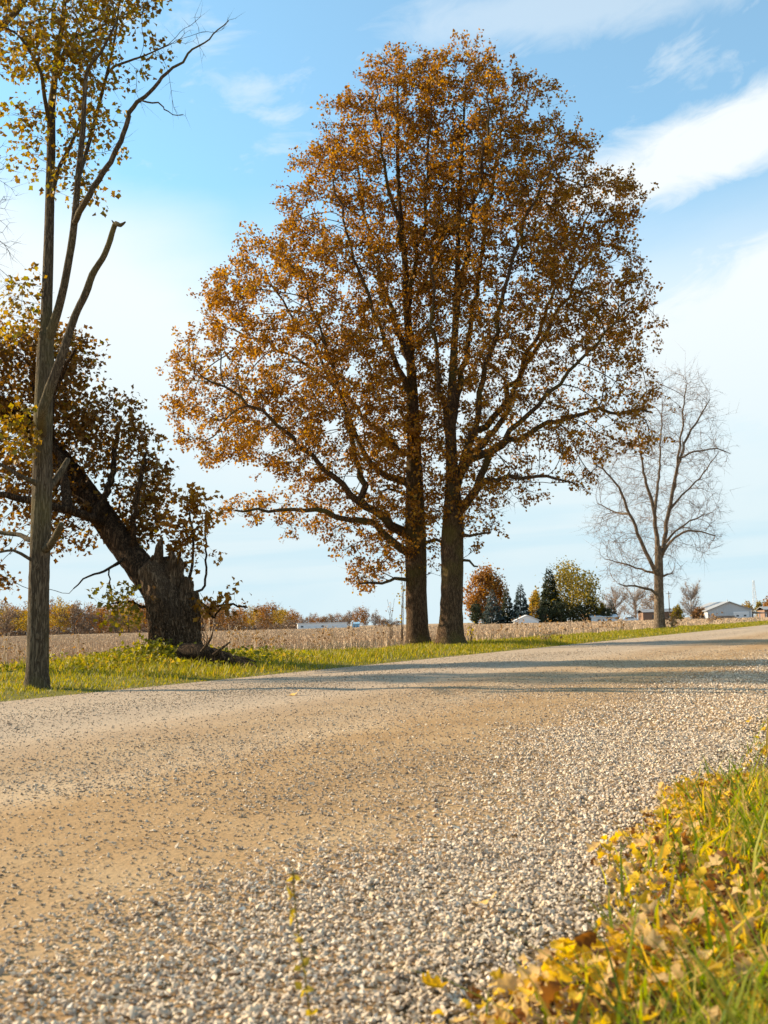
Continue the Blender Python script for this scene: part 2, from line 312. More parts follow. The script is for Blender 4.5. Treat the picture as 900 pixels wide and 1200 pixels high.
def stones(pos, size, flatness=.7):
    out_ = []; k = rng.integers(0, 12, len(pos)); k = np.where(size/np.linalg.norm(pos-CAM, axis=1)*FPX < 10, k+12, k)   # small ones get eight faces
    for v in range(24):
        i = np.where(k == v)[0]
        if not len(i): continue
        bs, bf = (ico, icof) if v < 12 else (octa, octaf)
        tm = bs*(1+rng.normal(0, .24, (len(bs), 1)))+rng.normal(0, .15, bs.shape)
        t_, b_, n_ = frames(np.array([0, 0, 1.])+rng.normal(0, .45, (len(i), 3)), rng.normal(size=(len(i), 3)))
        s = size[i][:, None]*.5
        out_.append(scatter(tm, bf, pos[i], t_*s*rng.uniform(.9, 1.45, (len(i), 1)), b_*s*rng.uniform(.75, 1.05, (len(i), 1)), n_*s*flatness*rng.uniform(.75, 1.15, (len(i), 1))))
    return cat(out_)
sh = []
for s0, s1, n_, lo, hi in ((.4, 3, 78000, .004, .020), (3, 6, 44000, .0055, .022), (6, 12, 22000, .009, .027), (12, 26, 10000, .016, .038), (26, 60, 4000, .028, .046)):
    s = rng.uniform(s0, s1, n_); t = rng.uniform(.5, 2.5, n_)
    edge = 1.52+.10*np.sin(s*1.3)+.06*np.sin(s*3.7)+.12*np.clip(s-3, 0, 4)
    keep = rng.uniform(size=n_) < np.clip((edge+.38-t)/.7, .0, 1)**1.8*np.clip((t-.45)/.35, .25, 1)
    z = lo+(hi-lo)*rng.beta(1.1, 2.6, n_); p = st(s, t, 0); p[:, 2] = np.maximum(road_z(t), z_near(s, t)*(t < .95))+z*.22+rng.uniform(0, .006, n_)
    k = keep & seen(p, 380); sh.append((p[k], z[k]))
V, F = stones(np.concatenate([a for a, _ in sh]), np.concatenate([b_ for _, b_ in sh]))
prop(link('gravel', np_mesh('gravel', V, F, M['stone'])), 'pale grey and tan crushed limestone gravel heaped along the near road edge', 'gravel', kind='stuff')
pb = []
for s0, s1, n_, lo, hi in ((.5, 5, 60000, .0035, .021), (3, 10, 60000, .0055, .025), (8, 20, 30000, .010, .030), (18, 45, 4500, .016, .034)):
    s = rng.uniform(s0, s1, n_); t = 1.5+6.6*rng.uniform(0, 1, n_)
    trk = .35+.65*np.clip(np.sin(t*2.2+.8)*.6+.5, 0, 1)+1.2*np.exp(-((t-1.9)/.5)**2)
    k = rng.uniform(0, 1.3, n_) < trk
    z = lo+(hi-lo)*rng.beta(1.0, 4.2, n_); p = st(s, t, 0); p[:, 2] = road_z(t)+z*.18
    k &= seen(p, 460, 160); pb.append((p[k], z[k]))
V, F = stones(np.concatenate([a for a, _ in pb]), np.concatenate([b_ for _, b_ in pb]), .62)
prop(link('pebbles', np_mesh('pebbles', V, F, M['pebble'])), 'loose tan pebbles scattered over the packed dusty road', 'pebbles', kind='stuff')

# grass blades: three-segment bent ribbons
def blades(p, h, w, bend, lean, mat, name):
    n = len(p); tm = np.array([(-1, 0, 0), (1, 0, 0), (-.8, .18, .45), (.8, .18, .45), (-.45, .55, .8), (.45, .55, .8), (0, 1, 1.)])
    tr = np.array([(0, 1, 3), (0, 3, 2), (2, 3, 5), (2, 5, 4), (4, 5, 6)])
    a = rng.uniform(0, 2*math.pi, n); tx = np.stack([np.cos(a), np.sin(a), 0*a], 1); ty = np.stack([-np.sin(a), np.cos(a), 0*a], 1)
    up = unit(np.array([0, 0, 1.])+rng.normal(0, lean, (n, 3)))
    V, F = scatter(tm, tr, p, tx*w[:, None], ty*(h*bend)[:, None], up*h[:, None]); return V, F
gp = []; gh = []; gw = []
for s0, s1, n_ in ((4, 14, 20000), (14, 30, 17000), (30, 70, 14000), (70, 160, 6000)):
    s = rng.uniform(s0, s1, n_); t = 8.05+4.6*rng.uniform(0, 1, n_)
    t = 8.05+(t-8.05)*(np.clip(.80+.2*(s-10)/2.2, .80, 1)-.12*np.clip((s-17)/4, 0, 1))+.3*np.sin(s*.7)*(t > 11.8)
    clump = np.clip(.55+.5*np.sin(s*2.1+3*np.sin(t*1.3))*np.sin(t*2.7+s*.9), .25, 1)
    h = rng.uniform(.05, .17, n_)*(.55+.45*clump)*np.clip((t-7.9)/.6, .35, 1)*(1+.8*np.exp(-((s-13.6)/2.8)**2-((t-11.4)/1.2)**2))*np.where(s < 11, .7, 1)
    p = st(s, t, 0); p[:, 2] = z_far(s, t)-.01; k = seen(p, 150) & (rng.uniform(size=n_) < .35+clump)
    gp.append(p[k]); gh.append(h[k]); gw.append((.004+.0003*s)[k])
gp = np.concatenate(gp); gh = np.concatenate(gh); gw = np.concatenate(gw)
V, F = blades(gp, gh, gw, rng.uniform(.1, .7, len(gp)), .25, None, '')
prop(link('verge_grass', np_mesh('verge_grass', V, F, M['grass'])), 'bright yellow-green grass along the far side of the road', 'grass', kind='stuff')
# leafy ground weeds on the bank round the broken tree
leaf4 = np.array([(0, 0, 0), (-.32, .45, .06), (0, .5, -.04), (.32, .45, .06), (0, 1, -.1)]); leaf4f = np.array([(0, 2, 1), (0, 3, 2), (1, 2, 4), (2, 3, 4)])
n_ = 7000; s = rng.normal(13.6, 2.0, n_); t = rng.normal(11.2, .75, n_); k = (t > 8.6) & (t < 12.9)
k &= (s > 10.4); p = st(s, t, 0)[k]; hz = np.clip(.5+.5*np.sin(s*2.3)*np.cos(t*3.1+s), .1, 1)[k]
p[:, 2] = z_far(s[k], t[k])+rng.uniform(0, 1, k.sum())*.38*hz*np.exp(-((s[k]-13.6)/2.6)**2)
a_, b_, c_ = frames(np.array([0, 0, .8])+rng.normal(0, .6, (len(p), 3)), rng.normal(size=(len(p), 3))); z = rng.uniform(.04, .1, (len(p), 1))
V, F = scatter(leaf4, leaf4f, p, a_*z, b_*z, c_*z)
prop(link('ground_weeds', np_mesh('ground_weeds', V, F, M['grass'])), 'leafy yellow-green weeds crowding the bank below the broken leaning tree', 'weeds', kind='stuff')

# dry crop standing in the field: stem with pods and stubs
tm = np.array([(-.5, 0, 0), (.5, 0, 0), (.3, .06, 1.), (-.3, .06, 1.), (0, 0, .35), (2.2, .1, .62), (.3, .1, .52), (0, 0, .6), (-2.4, -.1, .86), (-.3, 0, .76), (0, .1, .75), (1.6, .6, 1.0), (.4, .3, .88)])
tr = np.array([(0, 1, 2), (0, 2, 3), (4, 5, 6), (7, 9, 8), (10, 11, 12)])
fp = []; fw = []
for d0, d1, n_ in ((13, 22, 26000), (22, 40, 30000), (40, 80, 30000), (80, 150, 22000), (150, 250, 16000)):
    d = d0*np.exp(rng.uniform(0, math.log(d1/d0), n_)); a = R(90)-rng.uniform(R(-27), R(27), n_); p = np.stack([d*np.cos(a), d*np.sin(a), 0*d+.02], 1)
    s = p@U; t = p@N; row = .38*np.round(t/.38)+rng.normal(0, .035, n_); p = st(s, row, .02)
    k = (row > 12.7+.25*np.sin(s*.8)-.9*np.clip((11.8-s)/2, 0, 1)-.45*np.clip((s-17)/4, 0, 1)) & (row < 250); fp.append(p[k]); fw.append((.006+.00032*d)[k])
fp = np.concatenate(fp); fw = np.concatenate(fw); a = rng.uniform(0, 6.28, len(fp)); h = rng.uniform(.12, .28, len(fp))
tx = np.stack([np.cos(a), np.sin(a), 0*a], 1)*fw[:, None]; ty = np.stack([-np.sin(a), np.cos(a), 0*a], 1)*fw[:, None]*2
V, F = scatter(tm, tr, fp, tx, ty, unit(np.array([0, 0, 1.])+rng.normal(0, .16, (len(fp), 3)))*h[:, None])
prop(link('field_crop', np_mesh('field_crop', V, F, M['crop'])), 'dry tan crop standing in rows across the wide field', 'crop', kind='stuff')

# ------------------------------------------------------------------ near roadside: grass, litter, single leaves
def place_near(n_, dens):
    s = np.where(rng.uniform(size=n_) < .72, rng.uniform(.6, 4.2, n_), rng.uniform(4, 12, n_)); t = 1.0-rng.uniform(0, 1, n_)**1.25*np.where(s < 4.2, 1.9, 4.0); p = st(s, t, 0); p[:, 2] = z_near(s, t)
    k = seen(p, 160, 260) & (rng.uniform(size=n_) < dens(s, t)); return p[k], s[k], t[k]
edge_n = lambda s: .73-.10*np.clip((2.4-s)/1.2, 0, 1)+.07*np.sin(s*2.2)+.05*np.sin(s*5.1)
def gd(s, t): return np.clip((edge_n(s)-.0-t)/.6, .10, 1)*np.clip(.45+.6*np.sin(s*3.1+t*2)*np.sin(t*4.3-s), .2, 1)*(t < edge_n(s))*np.where(s < 3.2, .75, 1)
p, s, t = place_near(150000, gd)
h = rng.uniform(.05, .17, len(p))*np.clip(.5+(edge_n(s)-t)*.8, .45, 1.5); big = rng.uniform(size=len(p)) < .15; h = np.where(big, h*1.7, h)*np.where(s > 4.3, 1.45, 1)
V, F = blades(p-np.array([0, 0, .01]), h, np.where(big, rng.uniform(.003, .0055, len(p)), rng.uniform(.0016, .0034, len(p))), rng.uniform(.2, 1.3, len(p)), .3, None, '')
prop(link('roadside_grass', np_mesh('roadside_grass', V, F, M['near_grass'])), 'long green and yellowing grass growing through fallen leaves at near right', 'grass', kind='stuff')

def leaf_mesh(seed, m_):                                 # lobed leaf, curled and folded along the midrib, with a stalk
    g = np.random.default_rng(seed); y = np.linspace(0, 1, m_); lob = .5+.5*np.cos(2*math.pi*(3.0*y+.12)); k0 = g.uniform(.33, .48)
    half = k0*np.sin(math.pi*np.clip(y*.97+.02, 0, 1))**.7*(1-.5*lob)*g.uniform(.9, 1.1, m_); half[0] = .015; half[-1] = .01
    V = np.concatenate([np.column_stack([-half, y-.5-.08*half]), np.column_stack([half, y-.5-.08*half]), np.column_stack([0*y, y-.5])]); n = m_
    cx, cy, tw, fo = g.uniform(-1.0, 2.6), g.uniform(-.9, 1.1), g.uniform(-1, 1), g.uniform(.0, .5)
    z = cx*V[:, 0]**2+np.abs(V[:, 0])*fo+cy*V[:, 1]**2+tw*V[:, 0]*V[:, 1]+.05*np.sin(9*V[:, 1]+g.uniform(0, 6))*np.sign(V[:, 0])+g.normal(0, .014, len(V))
    V = np.column_stack([V, z]); F = []
    for i in range(n-1):
        F += [(i, 2*n+i, 2*n+i+1), (i, 2*n+i+1, i+1), (n+i, 2*n+i+1, 2*n+i), (n+i, n+i+1, 2*n+i+1)]
    o = len(V); V = np.concatenate([V, [(-.012, -.78, .05), (.012, -.78, .05), (-.012, -.48, V[2*n, 2]), (.012, -.48, V[2*n, 2])]]); F += [(o, o+1, o+3), (o, o+3, o+2)]
    return V, np.array(F)
LEAFS = [leaf_mesh(i, 8) for i in range(6)]; LEAFN = [leaf_mesh(i+20, 13) for i in range(6)]
def ld(s, t): return np.clip((edge_n(s)+.05-t)/.16, 0, 1)*np.clip(1.15-.2*np.abs(t-.2), .25, 1)*np.clip(.55+.5*np.sin(s*2.7+1)*np.sin(t*3.3+s), .3, 1)
for ci, (nm, word, _) in enumerate(LIT):
    p, s, t = place_near((18000, 21000, 7000)[ci], ld); k = rng.integers(0, 6, len(p)); out_ = []
    for v in range(6):
        q = p[k == v]; sz = rng.uniform(.013, .038, (len(q), 1)); a_, b_, c_ = frames(np.array([0, 0, 1.])+rng.normal(0, .75, (len(q), 3)), rng.normal(size=(len(q), 3)))
        q = q+np.array([0, 0, 1])*rng.uniform(-.01, .05, (len(q), 1)); out_.append(scatter(*LEAFS[v], q, a_*sz, b_*sz, c_*sz))
    V, F = cat(out_); prop(link('leaf_litter', np_mesh(nm, V, F, M[nm])), word+' leaf litter packed among the near grass stems', 'leaf litter', kind='stuff')
protos = [[np_mesh('fallen_leaf', LEAFN[v][0], LEAFN[v][1], M[nm], True) for v in range(6)] for nm, _, _ in LIT]
p, s, t = place_near(15000, lambda s, t: ld(s, t)*(s < 4.2)*np.clip(1.3-s*.28, .05, 1)); x_, y_, w_ = pix(p)
ok = np.where((x_ > -10) & (x_ < 910) & (y_ < 1215))[0][:290]
for i in ok:
    ci = int(rng.choice(3, p=(.46, .36, .18))); o = link('fallen_leaf', protos[ci][int(rng.integers(6))])
    zone = 'at the litter edge beside the gravel' if t[i] > .5 else 'low at the bottom of the litter bank' if s[i] < 1.9 else 'among grass stems at the right'
    prop(o, LIT[ci][1]+' curled lobed leaf lying '+zone, 'fallen leaf', LIT[ci][1]+' fallen leaves '+zone)
    n_ = Vector(rng.normal(0, .5, 3)+np.array([0, -.25, 1.0])).normalized(); q = n_.to_track_quat('Z', 'Y')
    o.rotation_euler = (q.to_matrix() @ Matrix.Rotation(rng.uniform(0, 6.28), 3, 'Z')).to_euler()
    sz = rng.uniform(.028, .056); o.scale = (sz, sz, sz); o.location = (*p[i][:2], p[i][2]+rng.uniform(.025, .06))
# a few strays out on the gravel and the road
for (px, py, ci, word) in ((505, 1157, 0, 'golden leaf lying alone on gravel just left of the leaf litter'), (570, 1056, 1, 'pale tan leaf lying on the gravel above the litter edge'), (344, 814, 1, 'small pale leaf lying alone on the road far from the litter')):
    o = prop(link('fallen_leaf', protos[ci][ci+1]), word, 'fallen leaf'); g_ = Gd(px, py, .03); o.location = g_; sz = .06 if py > 900 else .13; o.scale = (sz,)*3; o.rotation_euler = (.4, -.3, px)

M['sapling_leaf'] = leafmat('sapling_leaf', [(0, (.3, .22, .02)), (1, (.5, .36, .05))], .4)
# small blurred sprig standing in the gravel
g0 = Gd(366, 1215, .0); Y0 = g0[1]
sp = thing('yellow_sprig', 'thin sprig with pairs of small yellow leaves rising from the gravel', 'plant', g0)
ctl = np.array([[*P(px, py, Y0-.0), r_] for px, py, r_ in ((366, 1215, .0013), (358, 1150, .0012), (349, 1090, .001), (345, 1050, .0008), (343, 1018, .0006))])
c = spline(ctl, .01); V, F = tube(c[:, :3], c[:, 3]*.35, 5); part('stem', V, F, M['green_sprout'], sp)
for px, py in ((366, 1190), (354, 1160), (353, 1132), (349, 1098), (340, 1072), (339, 1050), (344, 1026)):
    q = np.repeat(P(px, py, Y0)[None], 3, 0); a_, b_, c_ = frames(rng.normal(size=(3, 3)), rng.normal(size=(3, 3))+np.array([0, 0, .5])); z = rng.uniform(.013, .022, (3, 1))
    V, F = scatter(leaf4, leaf4f, q, a_*z*1.2, b_*z, c_*z); part('leaflet', V, F, M['sapling_leaf'], sp)

# ------------------------------------------------------------------ trees
class Tree:
    def __init__(s, name, label, base, Y0, group=None):
        s.root = thing(name, label, 'tree', base, group); s.Y0 = Y0; s.pos = []; s.par = []; s.rad = []; s.base = np.array(base)
    def limb(s, pts, d1=0.0, d0=0.0, mat=None, name='limb', step=.3, sides=10, jit=.0, rough=.04, attach=True, label=None, seed=0):
        """pts: (px, py, half-width px) at the tree's own distance; d0..d1 depth drift"""
        n = len(pts); dd = np.linspace(d0, d1, n); ctl = []
        for (px, py, r), d in zip(pts, dd):
            Y = s.Y0+d; q = P(px, py, Y)
            if name == 'trunk' and not ctl: q = s.base-np.array([0, 0, .08])
            ctl.append([*q, r*Y/FPX])
        if attach and s.pos:
            A = np.array(s.pos); i0 = int(np.argmin(((A-np.array(ctl[0][:3]))**2).sum(1))); ctl[0][:3] = list(A[i0]); pr = i0
        else: pr = -1
        c = spline(ctl, step)
        if jit: c[1:-1, :3] += rng.normal(0, jit, (len(c)-2, 3))
        V, F = tube(c[:, :3], c[:, 3], sides, rough, seed=seed+len(s.pos)); part(name, V, F, mat, s.root, smooth=True, label=label)
        for k, row in enumerate(c):
            if k == 0 and pr >= 0: continue
            s.pos.append(row[:3]); s.rad.append(row[3]); s.par.append(pr if pr >= 0 else (len(s.pos)-2)); pr = -1
        return c
    def grow(s, att, di, dk, step, it=90, up=.15, wob=.12, mom=.35):
        n0 = len(s.pos); s.n0 = n0; pos = [np.array(q) for q in s.pos]; par = list(s.par); par = [p_ if i else -1 for i, p_ in enumerate(par)]
        A = np.asarray(att); PP = np.array(pos); D = ((A[:, None]-PP[None])**2).sum(-1); nd = D.min(1); ni = D.argmin(1); seen_ = set()
        for _ in range(it):
            act = np.where((nd < di*di) & (nd > dk*dk))[0]
            if not len(act): break
            ids, inv = np.unique(ni[act], return_inverse=True); vec = np.zeros((len(ids), 3))
            np.add.at(vec, inv, unit(A[act]-np.array(pos)[ni[act]])); new = []
            for k, i in enumerate(ids):
                v = vec[k]; v = v/(np.linalg.norm(v)+1e-9)+np.array([0, 0, up])+rng.normal(0, wob, 3)
                if par[i] >= 0: v = v+mom*unit(pos[i]-pos[par[i]])
                q = pos[i]+unit(v)*step; key = (int(i), tuple(np.round(unit(v)*2).astype(int)))
                if key in seen_: continue
                seen_.add(key); pos.append(q); par.append(int(i)); new.append(len(pos)-1)
            if not new: break
            Q = np.array([pos[j] for j in new]); D = ((A[:, None]-Q[None])**2).sum(-1); m_ = D.min(1); b_ = m_ < nd
            ni[b_] = np.array(new)[D.argmin(1)[b_]]; nd[b_] = m_[b_]
        s.pos = pos; s.par = par
    def finish(s, tip=.006, ex=2.4, mat=None, cap=.72, name='branches'):
        n = len(s.pos); kids = [[] for _ in range(n)]
        for i, p_ in enumerate(s.par):
            if p_ >= 0: kids[p_].append(i)
        acc = np.zeros(n); s.sub = np.ones(n, int)
        for i in range(n-1, -1, -1):
            if not kids[i]: acc[i] = tip**ex
            if s.par[i] >= 0: acc[s.par[i]] += acc[i]; s.sub[s.par[i]] += s.sub[i]
        r = acc**(1/ex); r[:s.n0] = s.rad[:s.n0]
        for i in range(s.n0, n): r[i] = min(r[i], r[s.par[i]]*(cap if s.par[i] < s.n0 else 1.0))
        s.r = r; out_ = []; starts = [i for i in range(s.n0, n) if s.par[i] < s.n0 or (kids[s.par[i]] and max(kids[s.par[i]], key=lambda j: r[j]) != i)]
        for a in starts:
            ch = [s.par[a], a]
            while kids[ch[-1]]: ch.append(max(kids[ch[-1]], key=lambda j: r[j]))
            rr = r[ch].copy(); rr[0] = rr[1]*1.05; rr[-1] *= .5
            out_.append(tube([s.pos[j] for j in ch], rr, 8 if rr[1] > .06 else 5 if rr[1] > .02 else 3, cap=False))
        s.kids = kids; s.twigs = out_; s.mat = mat; s.bname = name
    def twig_out(s, per, length, rad, thin=8, sub=0):
        """fine end twigs: returns tip positions and directions"""
        ids = [i for i in range(s.n0, len(s.pos)) if s.sub[i] <= thin]; A = np.array([s.pos[i] for i in ids]); B = np.array([s.pos[s.par[i]] for i in ids])
        A = np.repeat(A, per, 0); D = unit(np.repeat(A[::per]-B, per, 0))
        d = unit(D*.7+rng.normal(0, .6, D.shape)+np.array([0, 0, .12])); L = length*rng.uniform(.4, 1.2, (len(A), 1))*np.where(rng.uniform(size=(len(A), 1)) < .12, 2.1, 1.0); Tp = A+d*L
        s.add_sticks(A, Tp, rad)
        for _ in range(sub):
            k = 3; A2 = np.repeat(A+d*L*.5, k, 0)+np.repeat(d*L, k, 0)*rng.uniform(-.2, .4, (len(A)*k, 1)); d2 = unit(np.repeat(d, k, 0)+rng.normal(0, .6, (len(A2), 3))); L2 = np.repeat(L, k, 0)*rng.uniform(.3, .7, (len(A2), 1))
            s.add_sticks(A2, A2+d2*L2, rad*.75)
        return Tp, d, A
    def add_sticks(s, A, B, rad):
        d = unit(B-A); t_, b_, n_ = frames(d, rng.normal(size=A.shape)); L = np.linalg.norm(B-A, axis=1, keepdims=True)
        tm_ = np.array([(1, 0, 0), (-.5, .87, 0), (-.5, -.87, 0), (.08, .1, 1)]); tr_ = np.array([(0, 1, 3), (1, 2, 3), (2, 0, 3)])
        s.twigs.append(scatter(tm_, tr_, A, t_*rad, b_*rad, n_*L))
    def close(s):
        V, F = cat(s.twigs); part(s.bname, V, F, s.mat, s.root, 'stuff', smooth=True)

LEAF2 = np.array([(0, 0, 0), (-.36, .5, .1), (.36, .5, .1), (0, 1, -.08)]); LEAF2F = np.array([(0, 2, 1), (1, 2, 3)])
LEAF6 = np.array([(0, 0, 0), (-.2, .3, .05), (-.42, .55, .1), (-.2, .72, .03), (0, 1, -.12), (.2, .72, .03), (.42, .55, .1), (.2, .3, .05)])
LEAF6F = np.array([(0, 7, 1), (1, 7, 3), (1, 3, 2), (7, 6, 5), (7, 5, 3), (3, 5, 4)])
def leaves(pos, dirs, lo, hi, spread, droop=.25, tm_=LEAF2, tf=LEAF2F):
    n = len(pos); z = rng.uniform(lo, hi, (n, 1)); ax = unit(dirs*.5+rng.normal(0, .7, (n, 3))-np.array([0, 0, droop])); nr = rng.normal(0, .8, (n, 3))+np.array([0, 0, .55])
    nrm = unit(nr-ax*(nr*ax).sum(1, keepdims=True)); tx = np.cross(ax, nrm); return scatter(tm_, tf, pos+rng.normal(0, spread, (n, 3)), tx*z, ax*z, nrm*z)
def inpoly(x, y, poly):
    c = np.zeros(len(x), bool); n = len(poly)
    for i in range(n):
        x1, y1 = poly[i]; x2, y2 = poly[(i+1) % n]
        h = ((y1 > y) != (y2 > y)) & (x < (x2-x1)*(y-y1)/((y2-y1) if y2 != y1 else 1e-9)+x1); c ^= h
    return c
def crown_pts(poly, n, Y0, thick=.8, cx=None, maxd=4.0):
    """points through a crown volume whose outline is the polygon and whose depth is that of a rounded crown"""
    xs = np.array([q[0] for q in poly]); ys = np.array([q[1] for q in poly]); o = []
    while sum(len(a) for a in o) < n:
        x = rng.uniform(xs.min(), xs.max(), n*2); y = rng.uniform(ys.min(), ys.max(), n*2); k = inpoly(x, y, poly); x, y = x[k], y[k]
        lo = np.zeros(len(x)); hi = np.zeros(len(x))
        for i in range(len(x)):
            xx = [x1+(y[i]-y1)*(x2-x1)/(y2-y1) for (x1, y1), (x2, y2) in zip(poly, poly[1:]+poly[:1]) if (y1 > y[i]) != (y2 > y[i])]; lo[i], hi[i] = min(xx), max(xx)
        hw = (hi-lo)/2; q = (x-(lo+hi)/2)/np.maximum(hw, 1); dm = np.minimum(hw*Y0/FPX*np.sqrt(np.clip(1-q*q, 0, 1))*thick, maxd)
        d = rng.uniform(-1, 1, len(x))*dm
        dd = cf[None]+((x-450)/FPX)[:, None]*cr-((y-600)/FPX)[:, None]*cu; o.append(CAM+dd*((Y0+d)/dd[:, 1])[:, None])
    return np.concatenate(o)[:n]

# ---- the pair of oaks
A0 = Gd(490, 757, .03); B0 = Gd(528, 757, .03)
polyA = [(255, 612), (270, 588), (335, 585), (345, 570), (300, 545), (235, 540), (203, 505), (198, 440), (212, 395), (240, 368), (240, 318), (262, 325), (287, 268), (310, 290), (333, 262), (332, 232), (345, 180), (376, 170), (380, 128), (402, 100), (430, 95), (438, 66), (462, 52), (500, 56), (520, 70), (520, 250), (512, 400), (505, 520), (512, 600), (512, 690), (470, 655), (450, 695), (405, 692), (415, 655), (380, 628), (330, 622)]
polyB = [(495, 60), (540, 54), (576, 54), (584, 85), (612, 78), (645, 92), (642, 120), (662, 142), (660, 160), (694, 160), (692, 196), (735, 204), (750, 236), (736, 280), (760, 318), (764, 372), (784, 388), (765, 420), (778, 450), (765, 490), (780, 520), (750, 545), (705, 530), (700, 560), (685, 590), (672, 560), (640, 530), (610, 560), (640, 585), (628, 615), (595, 598), (575, 640), (545, 660), (512, 690), (505, 600), (500, 500), (498, 350), (492, 200)]
def oak(T, limbs, trunk, poly, natt, seed, lift):
    T.limb(trunk, mat=M['oak_bark'], name='trunk', step=.25, sides=20, rough=.035, seed=seed)
    for pts, d in limbs: T.limb([(a, b_, r*(.82 if j else 1)) for j, (a, b_, r) in enumerate(pts)], d, mat=M['oak_bark'], jit=.05, step=.4, sides=9)
    cx_ = 500; poly = [(cx_+(a-cx_)*1.0, 420+(b_-420)*.985) for a, b_ in poly]; att = crown_pts(poly, natt, T.Y0, .8, maxd=4.2); q_ = att*1.0; lump = np.sin(q_[:, 0]*1.5+seed)*np.sin(q_[:, 2]*1.5+.6*q_[:, 0])*np.sin(q_[:, 1]*1.1+1.2+.5*q_[:, 2]); att = att[rng.uniform(size=len(att)) < .72+1.7*lump]; T.grow(att, 2.8, .33, .26, 110, .16, .10, .75); T.finish(.0085, 2.35, M['oak_bark'])
    Tp, d, A = T.twig_out(3, .36, .006, 8)
    x, y, w = pix(Tp)                                     # fewer leaves low on the right, where the crown is thinning
    tuft = np.sin(Tp[:, 0]*3.1+seed)*np.sin(Tp[:, 2]*2.9+Tp[:, 0])*np.sin(Tp[:, 1]*2.7+Tp[:, 2]); keep = rng.uniform(size=len(Tp)) < lift(x, y)*np.clip(1.0+1.1*tuft, .45, 1); k = 17
    Q = np.repeat(Tp[keep], k, 0)-np.repeat(d[keep], k, 0)*rng.uniform(-.02, .22, (keep.sum()*k, 1))
    V, F = leaves(Q, np.repeat(d[keep], k, 0), .055, .125, .07)
    part('crown', V, F, M['oak_leaf'], T.root, 'stuff'); T.close(); print('oak', len(T.pos), len(F)//2)
TA = Tree('oak_tree', 'tall orange-brown oak on the grass verge, the straight left trunk of the pair', A0, A0[1])
oak(TA, [([(485, 652, 6), (460, 632, 5.5), (430, 612, 4.6), (380, 603, 3.6), (330, 596, 2.6), (275, 598, 1.5)], -2.0),
         ([(485, 628, 7), (450, 607, 6), (423, 588, 5.2), (400, 568, 4.4), (365, 535, 3.6), (330, 500, 2.8), (280, 465, 2), (235, 440, 1.2)], -2.6),
         ([(422, 585, 5), (420, 550, 4.2), (411, 507, 3.6), (398, 455, 2.8), (380, 400, 2), (360, 340, 1.2)], -1.2),
         ([(484, 568, 5.5), (447, 553, 4.6), (427, 533, 4), (412, 500, 3.5), (395, 455, 2.8), (350, 380, 2), (310, 330, 1.2)], 2.6),
         ([(484, 538, 5.5), (463, 522, 4.5), (437, 498, 3.6), (400, 462, 2.8), (345, 420, 2), (270, 385, 1.2)], 3.4),
         ([(483, 470, 5), (462, 420, 3.8), (440, 370, 3), (415, 300, 2.2), (390, 210, 1.2)], -2.2),
         ([(481, 420, 4.5), (455, 350, 3.4), (430, 270, 2.4), (415, 170, 1.2)], 2.0),
         ([(478, 360, 4.2), (490, 290, 3.2), (500, 210, 2.4), (505, 120, 1.2)], -1.5),
         ([(472, 290, 3.6), (455, 220, 2.6), (445, 150, 1.6), (440, 95, 1)], -1.0),
         ([(487, 682, 3), (465, 679, 2.4), (447, 681, 2), (420, 684, 1.3)], -1.2),
         ([(486, 576, 2.2), (465, 576, 1.8), (442, 578, 1.2)], -.6),
         ([(487, 636, 3), (510, 634, 2.4), (522, 640, 1.4)], 1.0)],
    [(490, 757, 19), (490, 750, 15), (489, 735, 13), (488, 700, 12.3), (487, 640, 12.5), (486, 580, 10.4), (485, 520, 8.2), (483, 450, 6.2), (478, 380, 4.8), (474, 300, 3.6), (467, 220, 2.4), (466, 150, 2.2), (466, 90, 1)],
    polyA, 4600, 3, lambda x, y: np.clip(.98-.28*np.clip((y-420)/200, 0, 1), .3, 1))
TB = Tree('oak_tree', 'orange-brown oak on the grass verge, the right trunk that forks low in the pair', B0, B0[1])
